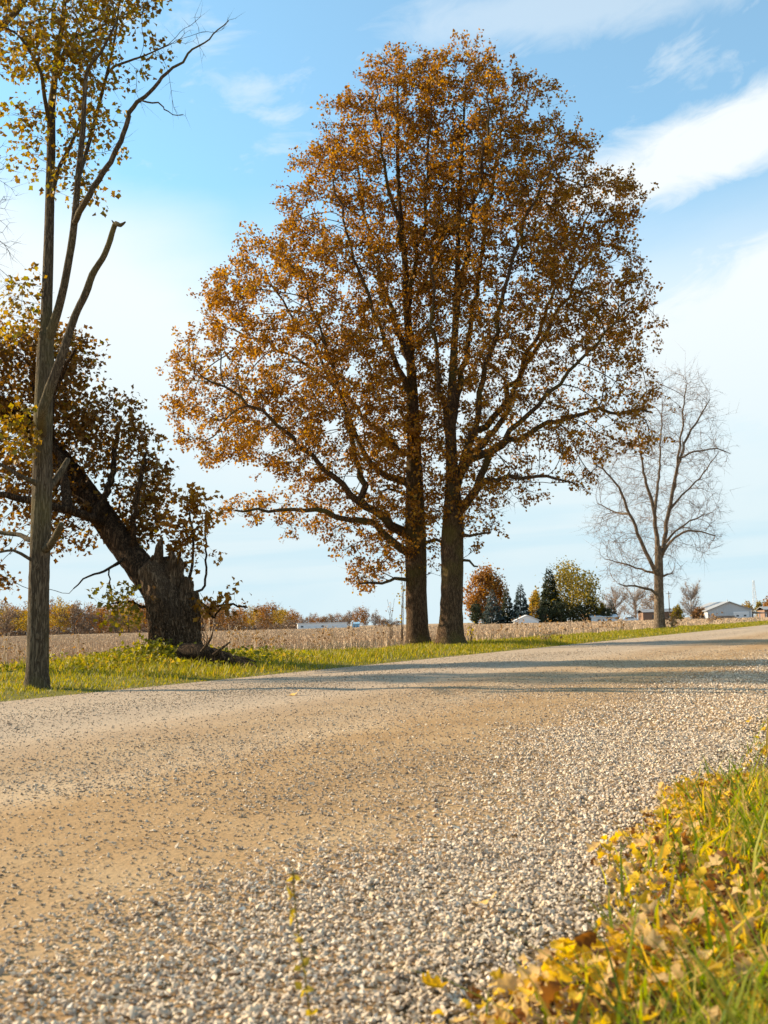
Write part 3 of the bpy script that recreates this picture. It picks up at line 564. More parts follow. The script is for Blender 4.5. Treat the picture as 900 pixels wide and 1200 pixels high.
oak(TB, [([(531, 606, 8), (543, 590, 7), (557, 572, 6), (570, 545, 5), (582, 523, 4.4), (610, 495, 3.6), (655, 450, 2.8), (700, 400, 2), (740, 350, 1.1)], -1.5),
         ([(531, 585, 7.5), (540, 550, 6.4), (552, 516, 5.4), (577, 490, 4.6), (605, 445, 3.6), (640, 390, 2.8), (680, 320, 2), (715, 255, 1.1)], 2.2),
         ([(543, 560, 6), (556, 500, 5), (570, 430, 4), (590, 340, 3), (620, 250, 2.1), (655, 180, 1)], -2.2),
         ([(552, 572, 5), (577, 562, 3.8), (607, 561, 3), (640, 559, 2.3), (672, 566, 1.2)], -2.4),
         ([(566, 548, 5.6), (600, 518, 4.6), (640, 496, 3.7), (700, 482, 2.6), (765, 484, 1.2)], 1.8),
         ([(562, 555, 5), (590, 490, 4), (625, 400, 3), (660, 320, 2), (695, 240, 1.1)], 3.4),
         ([(530, 500, 6), (545, 420, 4.6), (560, 330, 3.4), (575, 230, 2.4), (590, 120, 1.2)], 1.8),
         ([(533, 370, 5), (550, 280, 3.6), (565, 190, 2.4), (575, 100, 1.2)], -2.2),
         ([(530, 520, 4.6), (515, 460, 3.6), (508, 380, 2.6), (505, 300, 1.5)], -1.8),
         ([(530, 620, 3), (550, 625, 2.2), (575, 624, 1.3)], -.8), ([(530, 655, 2.6), (548, 658, 1.8), (560, 664, 1.1)], -.6)],
    [(528, 758, 24), (528, 750, 18), (528, 738, 15.5), (529, 715, 13.5), (530, 680, 13), (530, 640, 13.2), (531, 606, 12.4), (530, 560, 8.2), (528, 500, 6.2), (531, 430, 4.8), (535, 350, 3.7), (537, 280, 2.8), (540, 200, 2.4), (544, 130, 1.4), (546, 90, .9)],
    polyB, 4900, 5, lambda x, y: np.clip(.97-.52*np.clip((y-250)/220, 0, 1)*np.clip((x-480)/120, 0, 1)-.1*np.clip((y-420)/200, 0, 1), .3, 1))

# ---- slender tree at the left
C0 = Gd(43, 806, .04); TC = Tree('slender_tree', 'slender forked tree with sparse golden leaves and a snapped limb at far left', C0, C0[1])
TC.limb([(43, 806, 16), (43.5, 796, 14), (44, 775, 12.5), (45, 700, 11.8), (47, 640, 11.6), (49, 580, 11.4), (50, 520, 11), (51, 470, 10.6), (53, 420, 10), (54, 390, 8)], mat=M['pale_bark'], name='trunk', step=.08, sides=30, rough=.025, seed=4)
TC.limb([(53, 410, 7.5), (55, 350, 6.5), (57, 290, 6), (58.5, 230, 5.4), (60, 170, 5.2), (60, 130, 5), (63, 100, 4), (68, 60, 3.4), (74, 20, 2.8), (80, -50, 2)], .6, mat=M['pale_bark'], step=.15, sides=14, rough=.03)
TC.limb([(56, 405, 6.5), (66, 370, 5.4), (75, 335, 4.8), (84, 285, 4.6), (88, 250, 4.2), (92, 200, 3.6), (97, 155, 3.4), (99, 115, 2.8), (103, 80, 2.2), (118, 62, 1.8), (137, 24, 1.2)], -.7, mat=M['pale_bark'], step=.15, sides=12, rough=.03)
TC.limb([(88, 252, 3.8), (100, 235, 3.8), (115, 212, 3.6), (130, 190, 3.2), (142, 165, 3.1), (152, 132, 2.8), (162, 120, 2.6), (176, 108, 2.3), (190, 90, 2), (202, 79, 1.7), (215, 72, 1.5), (225, 57, 1.2), (240, 50, 1), (255, 35, .8), (268, 24, .5)], -1.2, -.5, mat=M['pale_bark'], step=.1, sides=10, rough=.03, jit=.008)
TC.limb([(90, 218, 2.6), (105, 165, 2.4), (118, 115, 2.2), (128, 75, 1.8), (136, 35, 1.4), (142, -20, 1)], .5, 0, mat=M['pale_bark'], step=.15, sides=8)
TC.limb([(58, 228, 3), (68, 200, 2.8), (82, 172, 2.4), (96, 140, 2.0), (110, 125, 1.4)], .4, mat=M['pale_bark'], step=.12, sides=8)
TC.limb([(60, 138, 3), (52, 112, 2.5), (48, 85, 2.1), (36, 62, 1.7), (20, 40, 1.4), (0, 30, 1)], -.6, mat=M['pale_bark'], step=.12, sides=8)
TC.limb([(62, 60, 2.6), (82, 48, 2.2), (105, 38, 1.8), (130, 25, 1.3), (150, 15, .8)], .5, mat=M['pale_bark'], step=.12, sides=8)
TC.limb([(112, 98, 1.6), (128, 83, 1.6), (150, 72, 1.4), (170, 65, 1.1), (190, 56, .9), (200, 52, .5)], -.4, mat=M['pale_bark'], step=.1, sides=7)
TC.limb([(165, 119, 1.1), (178, 119, 1), (190, 125, .9), (197, 130, .7), (215, 134, .4)], -.9, -.9, mat=M['pale_bark'], step=.08, sides=6, jit=.01)
TC.limb([(46, 500, 6), (49, 485, 6), (55, 465, 6.2), (64, 440, 5.6), (74, 412, 5), (88, 370, 4.4), (100, 345, 4.6), (108, 322, 4.2), (120, 303, 3.6), (127, 287, 3.6), (133, 268, 3.2), (136, 262, 3), (141, 264, 2.4), (147, 260, .9)], -.9, -.45, mat=M['pale_bark'], step=.08, sides=14, rough=.05, label='bare broken limb ending in a splintered tip')
TC.limb([(134, 268, 2.4), (134, 263, 1.8), (131, 258, .5)], -.45, -.45, mat=M['pale_bark'], step=.03, sides=7, rough=.08, name='splinter')
TC.limb([(49, 645, 5), (58, 640, 4.6), (66, 627, 4), (72, 614, 3.4)], -.4, mat=M['pale_bark'], step=.06, sides=10)
TC.limb([(52, 580, 5), (61, 567, 4.4), (71, 553, 3.8), (80, 538, 3)], .3, mat=M['pale_bark'], step=.06, sides=10)
TC.limb([(44, 636, 3.6), (33, 632, 3.2), (24, 627, 2.8), (0, 624, 2.6), (-50, 615, 1.5)], .5, mat=M['pale_bark'], step=.1, sides=9)
TC.limb([(43, 660, 2.4), (33, 654, 2), (16, 645, 1.7), (0, 647, 1.4), (-30, 650, .8)], -.4, mat=M['pale_bark'], step=.1, sides=8)
TC.limb([(48, 572, 3.4), (38, 564, 3.0), (24, 558, 2.4), (0, 544, 2), (-40, 530, 1.2)], -.6, mat=M['pale_bark'], step=.1, sides=8)
pc = [((-40, -60), (190, -60), (188, 12), (150, 40), (135, 75), (90, 80), (70, 92), (20, 85), (-40, 90)), ((62, 55), (135, 60), (128, 110), (112, 150), (125, 130), (118, 210), (120, 225), (75, 240), (68, 140)), ((12, 125), (45, 120), (52, 200), (20, 205)), ((2, 330), (45, 325), (48, 385), (5, 385)), ((140, 150), (163, 145), (165, 165), (140, 170)), ((180, 50), (198, 55), (190, 75), (160, 70)), ((208, 62), (214, 22), (226, 12), (246, 10), (240, 40), (226, 56)), ((252, 36), (262, 16), (282, 22), (276, 34)), ((192, 128), (204, 116), (222, 132), (212, 140)), ((236, 58), (246, 62), (242, 70), (232, 66)), ((150, 125), (172, 112), (176, 120), (160, 140))]
at_ = np.concatenate([crown_pts(list(q), n_, TC.Y0, .8, maxd=1.3) for q, n_ in zip(pc, (620, 250, 55, 55, 8, 12, 60, 24, 24, 8, 12))])
TC.grow(at_, 1.4, .13, .10, 90, .05, .2); TC.finish(.0028, 2.3, M['twig'])
Tp, d, A = TC.twig_out(2, .16, .0022, 6); x, y, w = pix(Tp); keep = (rng.uniform(size=len(Tp)) < .85) & (x < 199) & ~((x > 150) & (y > 100)); k = 6
V, F = leaves(np.repeat(Tp[keep], k, 0), np.repeat(d[keep], k, 0), .04, .095, .055, .35, LEAF6, LEAF6F)
q2 = crown_pts([(2, 495), (20, 470), (42, 478), (48, 520), (30, 540), (6, 530)], 240, TC.Y0-.3, .6); V2, F2 = leaves(q2, rng.normal(size=q2.shape), .05, .10, .03, .35, LEAF6, LEAF6F)
V, F = cat([(V, F), (V2, F2)]); part('crown', V, F, M['gold_leaf'], TC.root, 'stuff')
TC.close()

# ---- old broken tree whose stem leans over to the left
D0 = Gd(203, 780, .05); TD = Tree('broken_tree', 'old broken tree with a dark stem leaning left from its splintered stump', D0, D0[1])
lob = lambda th: 1+.13*np.sin(3*th+.6)+.08*np.sin(5*th+2)+.05*np.sin(8*th+1)
def dtrunk(pts, name, mat, sides, rough, d1=0.0, label=None, lobes=None):
    n = len(pts); ctl = []
    for i, (px, py, r) in enumerate(pts):
        Y = TD.Y0+d1*i/(n-1); ctl.append([*P(px, py, Y), r*Y/FPX])
    c = spline(ctl, .07); V, F = tube(c[:, :3], c[:, 3], sides, rough, lobes, seed=int(pts[0][0]))
    part(name, V, F, mat, TD.root, smooth=True, label=label); return c
c = dtrunk([(203, 790, 40), (203, 776, 36), (201, 760, 31), (200, 740, 28), (197, 715, 27), (192, 695, 26), (186, 678, 24), (178, 662, 19)], 'trunk', M['old_wood'], 48, .035, lobes=lob)
c = TD.limb([(192, 704, 17), (176, 681, 17.5), (158, 657, 16.5), (140, 633, 15.5), (122, 608, 15), (100, 578, 14.5), (76, 546, 14), (42, 510, 13), (5, 480, 12.5), (-50, 455, 12), (-110, 440, 10)], 1.6, 0, mat=M['dark_bark'], step=.1, sides=24, rough=.04, attach=False, label='dark leaning stem arching out to the left')
for pts in ([(179, 692, 12), (183, 668, 8.5), (186, 650, 6), (187, 640, 4.6), (190, 630, 1.5)], [(176, 680, 7), (178, 660, 4), (179, 651, 1)], [(195, 708, 15), (199, 684, 11), (200, 668, 7), (203, 655, 4.5), (201, 646, 1)], [(205, 705, 9), (209, 678, 6), (212, 660, 3.5), (211, 653, .8)], [(211, 728, 14), (216, 704, 11), (219, 685, 7), (218, 676, 1.2)], [(224, 745, 11), (227, 722, 8), (229, 702, 5), (231, 692, 1)], [(220, 710, 5), (224, 690, 3.5), (226, 681, .8)]):
    dtrunk(pts, 'splinter', M['old_wood'], 12, .09, -.3)
for pts, d in (([(108, 606, 6), (90, 600, 5.4), (64, 594, 5), (40, 588, 4.6), (14, 582, 4), (-30, 576, 3)], -1.2), ([(85, 560, 6), (70, 535, 5), (50, 500, 4), (40, 460, 3), (40, 420, 2)], 1.0), ([(120, 605, 5), (128, 570, 4.2), (135, 530, 3.2), (140, 495, 2)], .8),
               ([(150, 640, 4), (158, 600, 3.4), (165, 560, 2.6), (172, 530, 1.5)], -.6), ([(40, 512, 5), (60, 470, 3.8), (75, 435, 2.8), (88, 410, 1.5)], -.9), ([(152, 652, 2), (128, 666, 1.6), (105, 676, 1.2), (86, 690, .7)], -.5), ([(140, 655, 1.3), (128, 668, 1), (130, 690, .7)], -.5),
               ([(215, 715, 2.4), (222, 680, 2), (226, 640, 1.5), (222, 600, 1)], -.2), ([(220, 715, 2), (236, 690, 1.5), (242, 650, 1.2), (240, 610, .8)], .3), ([(224, 722, 2.4), (245, 712, 1.8), (268, 708, 1.4), (290, 712, .8)], -.4), ([(228, 730, 2), (250, 724, 1.5), (262, 706, 1), (270, 696, .6)], -.2), ([(180, 715, 2.4), (165, 710, 1.8), (150, 705, 1.4), (128, 708, .8)], -.5)):
    TD.limb(pts, d, mat=M['dark_bark'], step=.12, sides=8, jit=.012)
pd = [((-60, 395), (20, 388), (62, 382), (95, 402), (112, 425), (100, 455), (70, 480), (118, 470), (146, 470), (158, 495), (180, 512), (168, 530), (196, 548), (190, 575), (190, 612), (176, 640), (150, 612), (132, 580), (100, 545), (60, 505), (-60, 430)),
      ((-60, 430), (20, 478), (80, 560), (120, 618), (110, 648), (82, 628), (60, 652), (35, 610), (-60, 560)), ((-60, 620), (10, 600), (22, 640), (12, 700), (-60, 700))]
at_ = np.concatenate([crown_pts(list(q), n_, TD.Y0+.6, .8, maxd=2.0) for q, n_ in zip(pd, (2000, 600, 70))])
a_sp = np.concatenate([crown_pts([(196, 585), (215, 575), (235, 580), (248, 610), (240, 660), (232, 700), (215, 700), (205, 640), (200, 610)], 190, TD.Y0, .6, maxd=.8), crown_pts([(222, 715), (270, 690), (296, 712), (262, 722)], 28, TD.Y0-.3, .6)])
a_gr = crown_pts([(113, 718), (120, 690), (150, 682), (168, 700), (166, 730), (150, 722)], 110, TD.Y0-.4, .7, maxd=.5)
TD.grow(np.concatenate([at_, a_sp, a_gr]), 1.9, .19, .15, 90, .05, .2); TD.finish(.004, 2.3, M['dark_bark'])
Tp, d, A = TD.twig_out(2, .22, .003, 7); x, y, w = pix(Tp); k = 6
g_ = inpoly(x, y, [(105, 735), (108, 678), (172, 678), (172, 735)]); sp_ = (x > 192) & (y > 560) & ~g_
for msk, mat, lo, hi, kk in ((~g_ & ~sp_, 'brown_leaf', .06, .125, 7), (sp_, 'sprout_leaf', .07, .14, 9), (g_, 'green_sprout', .07, .13, 7)):
    V, F = leaves(np.repeat(Tp[msk], kk, 0), np.repeat(d[msk], kk, 0), lo, hi, .07, .2, LEAF6, LEAF6F)
    part('crown' if mat == 'brown_leaf' else 'sprouts', V, F, M[mat], TD.root, 'stuff', {'brown_leaf': None, 'sprout_leaf': 'thin orange-brown shoots rising from the right of the stump', 'green_sprout': 'yellow-green leafy tuft on the left of the stump'}[mat])
TD.close()
# fibres and dead vines hanging down the torn side of the stump
vs = []
for i in range(170):
    px = rng.uniform(176, 238); py = rng.uniform(690, 745); L = rng.uniform(20, 60); Y = TD.Y0-.55*math.sqrt(max(0, 1-((px-205)/36)**2))-.03
    q = [(px+rng.normal(0, 2.5)*j, min(py+L*j/3, 782)) for j in range(4)]; c = spline([[*P(a, b_, Y-rng.uniform(0, .1)), .004+.004*rng.random()] for a, b_ in q], .12); vs.append(tube(c[:, :3], c[:, 3], 3, cap=False))
V, F = cat(vs); part('hanging_vines', V, F, M['old_wood'], TD.root, 'stuff')

L0 = Gd(262, 783, .04); lg = thing('rotting_log', 'dark rotting root log lying in grass at the right foot of the stump', 'log', L0)
c = spline([[*P(px, py, L0[1]+dy), r*L0[1]/FPX] for px, py, r, dy in ((215, 765, 11, .3), (232, 766, 11, .1), (252, 770, 9.5, 0), (272, 774, 7, -.1), (288, 779, 5, -.2), (303, 784, 2.5, -.3))], .06)
V, F = tube(c[:, :3], c[:, 3], 22, .06, seed=9); part('log_body', V, F, M['dark_bark'], lg, smooth=True)
for q in ([(250, 768, 2.4), (262, 758, 1.6), (270, 752, .7)], [(236, 764, 2.2), (246, 750, 1.4), (250, 738, .6)], [(270, 776, 2.4), (285, 771, 1.6), (300, 776, .7)]):
    c = spline([[*P(px, py, L0[1]-.15), r*L0[1]/FPX] for px, py, r in q], .06); V, F = tube(c[:, :3], c[:, 3], 7, .05); part('root', V, F, M['old_wood'], lg, smooth=True)

# ---- bare pale tree farther along the road
F0 = Gd(773, 738, .02); TF = Tree('bare_tree', 'leafless pale tree standing alone on the verge at right', F0, F0[1])
TF.limb([(773, 739, 9.5), (773, 733, 7), (772.5, 715, 6), (772, 690, 5.5), (772, 672, 5.2), (772, 655, 4.6), (771, 640, 3.6)], mat=M['bare_bark'], name='trunk', step=.25, sides=16, rough=.03)
for pts, d in (([(771, 676, 3.2), (766, 666, 3), (754, 641, 2.6), (741, 610, 2.1), (729, 579, 1.7), (711, 554, 1.2), (695, 541, .7)], -1.5), ([(771, 645, 3.2), (768, 615, 2.7), (766, 594, 2.4), (757, 566, 1.9), (752, 540, 1.4), (745, 500, .8)], -1), ([(772, 655, 3.4), (777, 645, 3.2), (782, 607, 2.8), (788, 576, 2.5), (797, 540, 2), (804, 515, 1.7), (819, 490, 1.2), (832, 468, .6)], 1),
               ([(790, 568, 2), (796, 530, 1.5), (800, 490, 1.2), (805, 450, .6)], -1), ([(767, 598, 2), (772, 560, 1.6), (774, 520, 1.2), (776, 470, .6)], 1.5), ([(776, 652, 2.2), (786, 635, 1.8), (807, 622, 1.4), (838, 628, .7)], -1.6), ([(778, 638, 1.8), (792, 622, 1.4), (815, 608, 1), (835, 600, .5)], 1.4),
               ([(771, 700, 2.2), (764, 692, 1.9), (751, 688, 1.5), (738, 687, 1.2), (724, 684, .6)], -1.4), ([(770, 672, 1.8), (752, 668, 1.3), (730, 660, 1), (708, 655, .5)], 1.5), ([(784, 600, 1.8), (800, 580, 1.3), (820, 560, 1), (842, 530, .5)], .9), ([(738, 602, 1.5), (720, 600, 1), (700, 590, .5)], 1), ([(797, 540, 1.5), (815, 530, 1.2), (840, 526, .9), (856, 532, .4)], -1), ([(774, 678, 1.5), (782, 674, 1.2), (789, 669, .6)], -.5)):
    TF.limb([(a, b_, r*(.86 if j else 1)) for j, (a, b_, r) in enumerate(pts)], d, mat=M['bare_bark'], step=.4, sides=7, jit=.03)
at_ = crown_pts([(700, 680), (712, 650), (690, 620), (705, 590), (688, 550), (700, 520), (718, 500), (738, 470), (750, 445), (780, 436), (808, 438), (832, 452), (842, 480), (836, 510), (855, 530), (836, 560), (842, 600), (845, 630), (828, 655), (800, 640), (790, 690), (770, 700), (735, 690)], 1700, TF.Y0, .75, maxd=4.5)
TF.grow(at_, 3.2, .42, .32, 90, .15, .10, .8); TF.finish(.009, 2.4, M['bare_twig'], name='branches'); TF.twig_out(2, .85, .008, 10, 1); TF.close()

# ---- bare tree beyond the left edge: some of its twigs reach into view
E0 = np.array([-8.2, 15.5, .05]); TE = Tree('edge_tree', 'grey tree cut off by the left edge, bare twigs and one bough in view', E0, 15.5)
TE.limb([(-165, 790, 14), (-160, 600, 11), (-150, 420, 9), (-140, 200, 7), (-120, 0, 5)], mat=M['pale_bark'], name='trunk', step=.25, sides=14)
TE.limb([(-145, 300, 6), (-100, 150, 5.5), (-40, 70, 5), (0, 32, 4.6), (25, 5, 4), (50, -40, 3)], -1.5, mat=M['pale_bark'], step=.2, sides=10)
for q in ([(-150, 420, 4), (-90, 340, 3), (-40, 290, 2), (-5, 245, 1)], [(-152, 470, 4), (-90, 400, 3), (-40, 370, 2), (0, 350, .9)], [(-145, 320, 4), (-80, 250, 3), (-30, 215, 1.8), (0, 185, .9)]): TE.limb(q, -.8, mat=M['pale_bark'], step=.2, sides=7, jit=.02)
TE.grow(np.concatenate([crown_pts([(-60, 120), (-60, 420), (-90, 540), (-160, 560), (-240, 520), (-290, 380), (-260, 150), (-180, 20), (-90, 30)], 900, 15.5, .8, maxd=2.5), crown_pts([(-60, 160), (10, 165), (22, 205), (25, 290), (20, 330), (-60, 400)], 150, 15.2, .6, maxd=1), crown_pts([(-40, -40), (60, -40), (40, 30), (0, 60), (-40, 60)], 90, 14.4, .6, maxd=1)]), 2.0, .16, .13, 60, .05, .25)
TE.finish(.003, 2.3, M['twig']); Tp, d, A = TE.twig_out(2, .3, .003, 6); x, y, w = pix(Tp); Tp = Tp[x < -25]; d = d[x < -25]
V, F = leaves(np.repeat(Tp, 6, 0), np.repeat(d, 6, 0), .06, .12, .08, .3, LEAF6, LEAF6F); part('crown', V, F, M['gold_leaf'], TE.root, 'stuff'); TE.close()

# ------------------------------------------------------------------ small plants along the field edge
def weed(label, px, py, top, spread, n, leafy, mat, group=None, twigm='crop', name='dry_weed', cat_='weed'):
    g_ = Gd(px, py, .05); Y = g_[1]; T = thing(name, label, cat_, g_, group); st_ = []; lp = []
    for i in range(n):
        q = [(px+rng.normal(0, 1), py, .9), (px+rng.normal(0, spread*.3), py+(top-py)*.5, .6), (px+rng.normal(0, spread), top+abs(rng.normal(0, .12))*(py-top), .3)]
        c = spline([[*P(a, b_, Y+rng.normal(0, .1)*(j > 0)), max(r*Y/FPX*.45, .003)] for j, (a, b_, r) in enumerate(q)], .08); st_.append(tube(c[:, :3], c[:, 3], 4, cap=False)); lp.append(c[len(c)//3:, :3])
    V, F = cat(st_); part('stems', V, F, M[twigm], T, 'stuff')
    lp = np.concatenate(lp); lp = lp[rng.integers(0, len(lp), leafy)]; V, F = leaves(lp, rng.normal(size=lp.shape), .03*Y/20, .075*Y/20, .06*Y/20, .2, LEAF6, LEAF6F); part('leaves', V, F, M[mat], T, 'stuff')
M['seedhead'] = leafmat('seedhead', [(0, (.16, .085, .04)), (.6, (.3, .18, .08)), (1, (.42, .26, .11))], .25)
weed('leggy green-tipped sapling just left of the oak pair', 471, 755, 655, 5, 4, 60, 'sapling_leaf', name='sapling', cat_='sapling', twigm='twig')
weed('bare thin sapling leaning left of the green-tipped one', 458, 756, 700, 9, 4, 10, 'seedhead', name='sapling', cat_='sapling', twigm='twig')
weed('low green-leaved shoot right of the forked oak trunk', 552, 754, 732, 3, 5, 25, 'sapling_leaf', name='sapling', cat_='sapling', twigm='twig')
weed('tall rusty weed right above the rotting log tip', 283, 772, 735, 9, 9, 70, 'seedhead')
weed('tall thin weed stalks between broken stump and log', 245, 770, 715, 7, 8, 50, 'seedhead')
weed('rusty weed clump at the grass edge right of the log', 318, 772, 742, 9, 9, 70, 'seedhead')
weed('brown bush at the foot of the lone bare tree', 788, 737, 722, 5, 14, 90, 'seedhead')
weed('brown weed clump on the field edge left of bare tree', 640, 752, 738, 12, 12, 70, 'seedhead')
weed('brown weed clump left of the fold of grass near barn', 835, 729, 722, 9, 12, 60, 'seedhead')
for i in range(26):
    px = (rng.uniform(0, 130) if i < 8 else rng.uniform(240, 470) if i < 19 else rng.uniform(560, 740)); tv = 12.75+rng.uniform(-.3, .8)
    d = cf+(px-450)/FPX*cr; s_ = -tv*(N[0]*d[1]-N[1]*d[0])/(U[0]*d[1]-U[1]*d[0]); w3 = st(np.array([s_]), np.array([tv]), .05); y0 = float(pix(w3)[1][0])
    weed('dry brown weed stalks at the field edge '+('left of the stump' if px < 150 else 'between stump and oaks' if px < 500 else 'right of the oaks'), px, y0, y0-rng.uniform(.5, 1.0)*FPX/max(w3[0, 1], 5)*.75, 4, 5, 26, 'seedhead', 'dry field-edge weeds '+('left of the stump' if px < 150 else 'between stump and oaks' if px < 500 else 'right of the oaks'))

# ------------------------------------------------------------------ distant trees
def crown_cloud(n, rx, rz, zc, size, nclump, seed, shape=1.0):
    g = np.random.default_rng(seed); c = unit(g.normal(size=(nclump, 3)))*g.uniform(.25, 1, (nclump, 1))**.5*np.array([rx, rx, rz]); c[:, :2] *= (1-shape*np.clip(c[:, 2:]/rz, -.3, 1)*.35)
    p = c[g.integers(0, nclump, n)]+g.normal(0, .16, (n, 3))*np.array([rx, rx, rz]); p[:, 2] += zc
    z = g.uniform(.6, 1.2, (n, 1))*size; a_, b_, c_ = frames(g.normal(size=(n, 3))+np.array([0, 0, .5]), g.normal(size=(n, 3))); return scatter(LEAF2-np.array([0, .5, 0]), LEAF2F, p, a_*z, b_*z, c_*z)
def limbs_cloud(h, rx, n, seed, r0, z0=.25, twig=0, tw=.03):
    g = np.random.default_rng(seed); o = [tube([(0, 0, -.6), (0, 0, .0), (.05*h*g.normal()*.3, 0, h*.5), (0, 0, h*.9)], [r0*1.3, r0, r0*.6, r0*.12], 7)]; tp = []
    for i in range(n):
        z = h*g.uniform(z0, .7); a = g.uniform(0, 6.28); L = rx*g.uniform(.6, 1.05); e = np.array([math.cos(a)*L, math.sin(a)*L, min(z+h*g.uniform(.15, .35), h*.98)]); m_ = np.array([e[0]*.45, e[1]*.45, z+(e[2]-z)*.35])
        c = spline([[0, 0, z, r0*.4], [*m_, r0*.25], [*e, r0*.07]], h*.08); o.append(tube(c[:, :3], c[:, 3], 4, cap=False)); tp.append(c[1:, :3])
    if twig:
        tp = np.concatenate(tp); A = tp[g.integers(0, len(tp), twig)]; d = unit(g.normal(0, .7, A.shape)+np.array([0, 0, .6])+unit(A-np.array([0, 0, h*.4]))*.5); t_, b_, n_ = frames(d, g.normal(size=A.shape)); L = h*g.uniform(.07, .17, (twig, 1))
        o.append(scatter(np.array([(1, 0, 0), (-.5, .87, 0), (-.5, -.87, 0), (.05, 0, 1)]), np.array([(0, 1, 3), (1, 2, 3), (2, 0, 3)]), A, t_*tw, b_*tw, n_*L))
    return cat(o)
def spruce(h, r, seed, n=2200, droop=.25):
    g = np.random.default_rng(seed); z = h*(1-g.beta(1.15, 1.9, n))*.96; z = h*.06+ (h*.94)*(1-np.sqrt(g.uniform(0.0, 1, n))); a = g.uniform(0, 6.28, n)
    lay = .78+.22*np.sin(z/h*46+np.sin(a*3)); rr = r*(1-z/h)**.85*lay*np.sqrt(g.uniform(.35, 1, n)); p = np.stack([rr*np.cos(a), rr*np.sin(a), z-rr*droop], 1)
    out_ = np.stack([np.cos(a), np.sin(a), -.25+0*a], 1); sz = (h*.055*(1.15-z/h*.6))[:, None]*g.uniform(.7, 1.2, (n, 1)); nr = np.array([0, 0, 1.])+g.normal(0, .4, (n, 3))
    nrm = unit(nr-unit(out_)*(nr*unit(out_)).sum(1, keepdims=True)); ax = unit(out_+g.normal(0, .3, (n, 3))); tx = np.cross(ax, nrm); return scatter(LEAF2, LEAF2F, p, tx*sz*1.1, ax*sz*1.3, nrm*sz)
FL = {'orange': leafmat('far_orange', [(0, (.17, .07, .014)), (.5, (.30, .13, .02)), (1, (.42, .20, .03))], .35), 'gold': leafmat('far_gold', [(0, (.24, .15, .02)), (.5, (.38, .24, .03)), (1, (.45, .30, .05))], .35),
      'rust': leafmat('far_rust', [(0, (.15, .075, .03)), (.5, (.26, .125, .045)), (1, (.34, .18, .06))], .3), 'grey': leafmat('far_grey', [(0, (.15, .10, .07)), (.5, (.24, .165, .11)), (1, (.33, .23, .15))], .25),
      'olive': leafmat('far_olive', [(0, (.10, .08, .015)), (.4, (.22, .17, .025)), (.8, (.33, .24, .03)), (1, (.38, .26, .035))], .35), 'green': leafmat('far_green', [(0, (.02, .03, .014)), (1, (.06, .065, .022))], .15),
      'blue': leafmat('far_blue_spruce', [(0, (.035, .05, .045)), (1, (.09, .115, .10))], .12), 'pale': leafmat('far_pale', [(0, (.24, .17, .12)), (1, (.42, .31, .22))], .25)}
M['far_bark'] = flat('far_bark', (.17, .125, .09), .95); M['far_twig'] = flat('far_twig', (.34, .255, .19), .95)
def far_proto(kind, h, rx, seed, n=1000):
    tw = limbs_cloud(h, rx, 14, seed, h*.022, .2, 260 if kind in ('grey', 'pale') else 60, .045)
    cr_ = crown_cloud(n, rx, h*.42, h*.56, h*.055, 26, seed); return np_mesh('trunk', *tw, M['far_bark']), np_mesh('crown', *cr_, FL[kind])
def put_tree(name, label, kind, pr, loc, sc=(1, 1, 1), rz=0.0, group=None):
    o = thing(name, label, 'tree', loc, group, rz); o.scale = sc; link('trunk', pr[0], o); link('crown', pr[1], o, 'stuff'); return o
WN = {'orange': 'orange-brown', 'gold': 'golden yellow', 'rust': 'rusty brown', 'grey': 'grey-brown nearly bare'}
PR = {k: [far_proto(k, 14, 5.2, 20+i*3+j) for j in range(2)] for i, k in enumerate(WN)}
zf = -1.35
def far_base(px, Y): q = P(px, 600, Y); q[2] = zf if Y > 300 else 0; return q
SEQ = list(rng.choice(['orange', 'gold', 'orange', 'rust', 'grey', 'rust'], 60))
tops = [(-70, 706), (0, 711), (12, 710), (25, 715), (60, 709), (80, 710), (95, 716), (110, 709), (125, 716), (145, 705), (180, 712), (215, 712), (245, 709), (270, 717), (290, 716), (318, 712), (335, 718), (350, 724), (372, 721), (395, 722), (420, 715), (450, 724), (470, 727)]
i = 0
for row in range(3):
    px = -30+row*6
    while px < 462:
        Y = (430+row*40+rng.uniform(-14, 14)) if px < 340 else 560+row*40; b_ = far_base(px, Y); top = np.interp(px, [q[0] for q in tops], [q[1] for q in tops])+rng.uniform(-5, 4)
        h = P(px, top, Y)[2]-zf; kind = SEQ[i % len(SEQ)]
        if px > 345: kind = 'grey' if i % 3 else 'rust'
        sc = h/13.2; w_ = max(sc, .72)*rng.uniform(.8, 1.1); i += 1
        zone = 'left of the slender trunk' if px < 30 else 'between the slender trunk and the stump' if px < 165 else 'just right of the broken stump' if px < 285 else 'left of the white building' if px < 345 else 'behind the white building' if px < 408 else 'left of the oak pair'
        put_tree('woodland_tree', WN[kind]+' tree in the far wood seen '+zone, kind, PR[kind][i % 2], b_, (w_, w_, sc), rng.uniform(0, 6), WN[kind]+' far trees '+zone)
        px += rng.uniform(12, 18) if px < 340 else rng.uniform(13, 24)
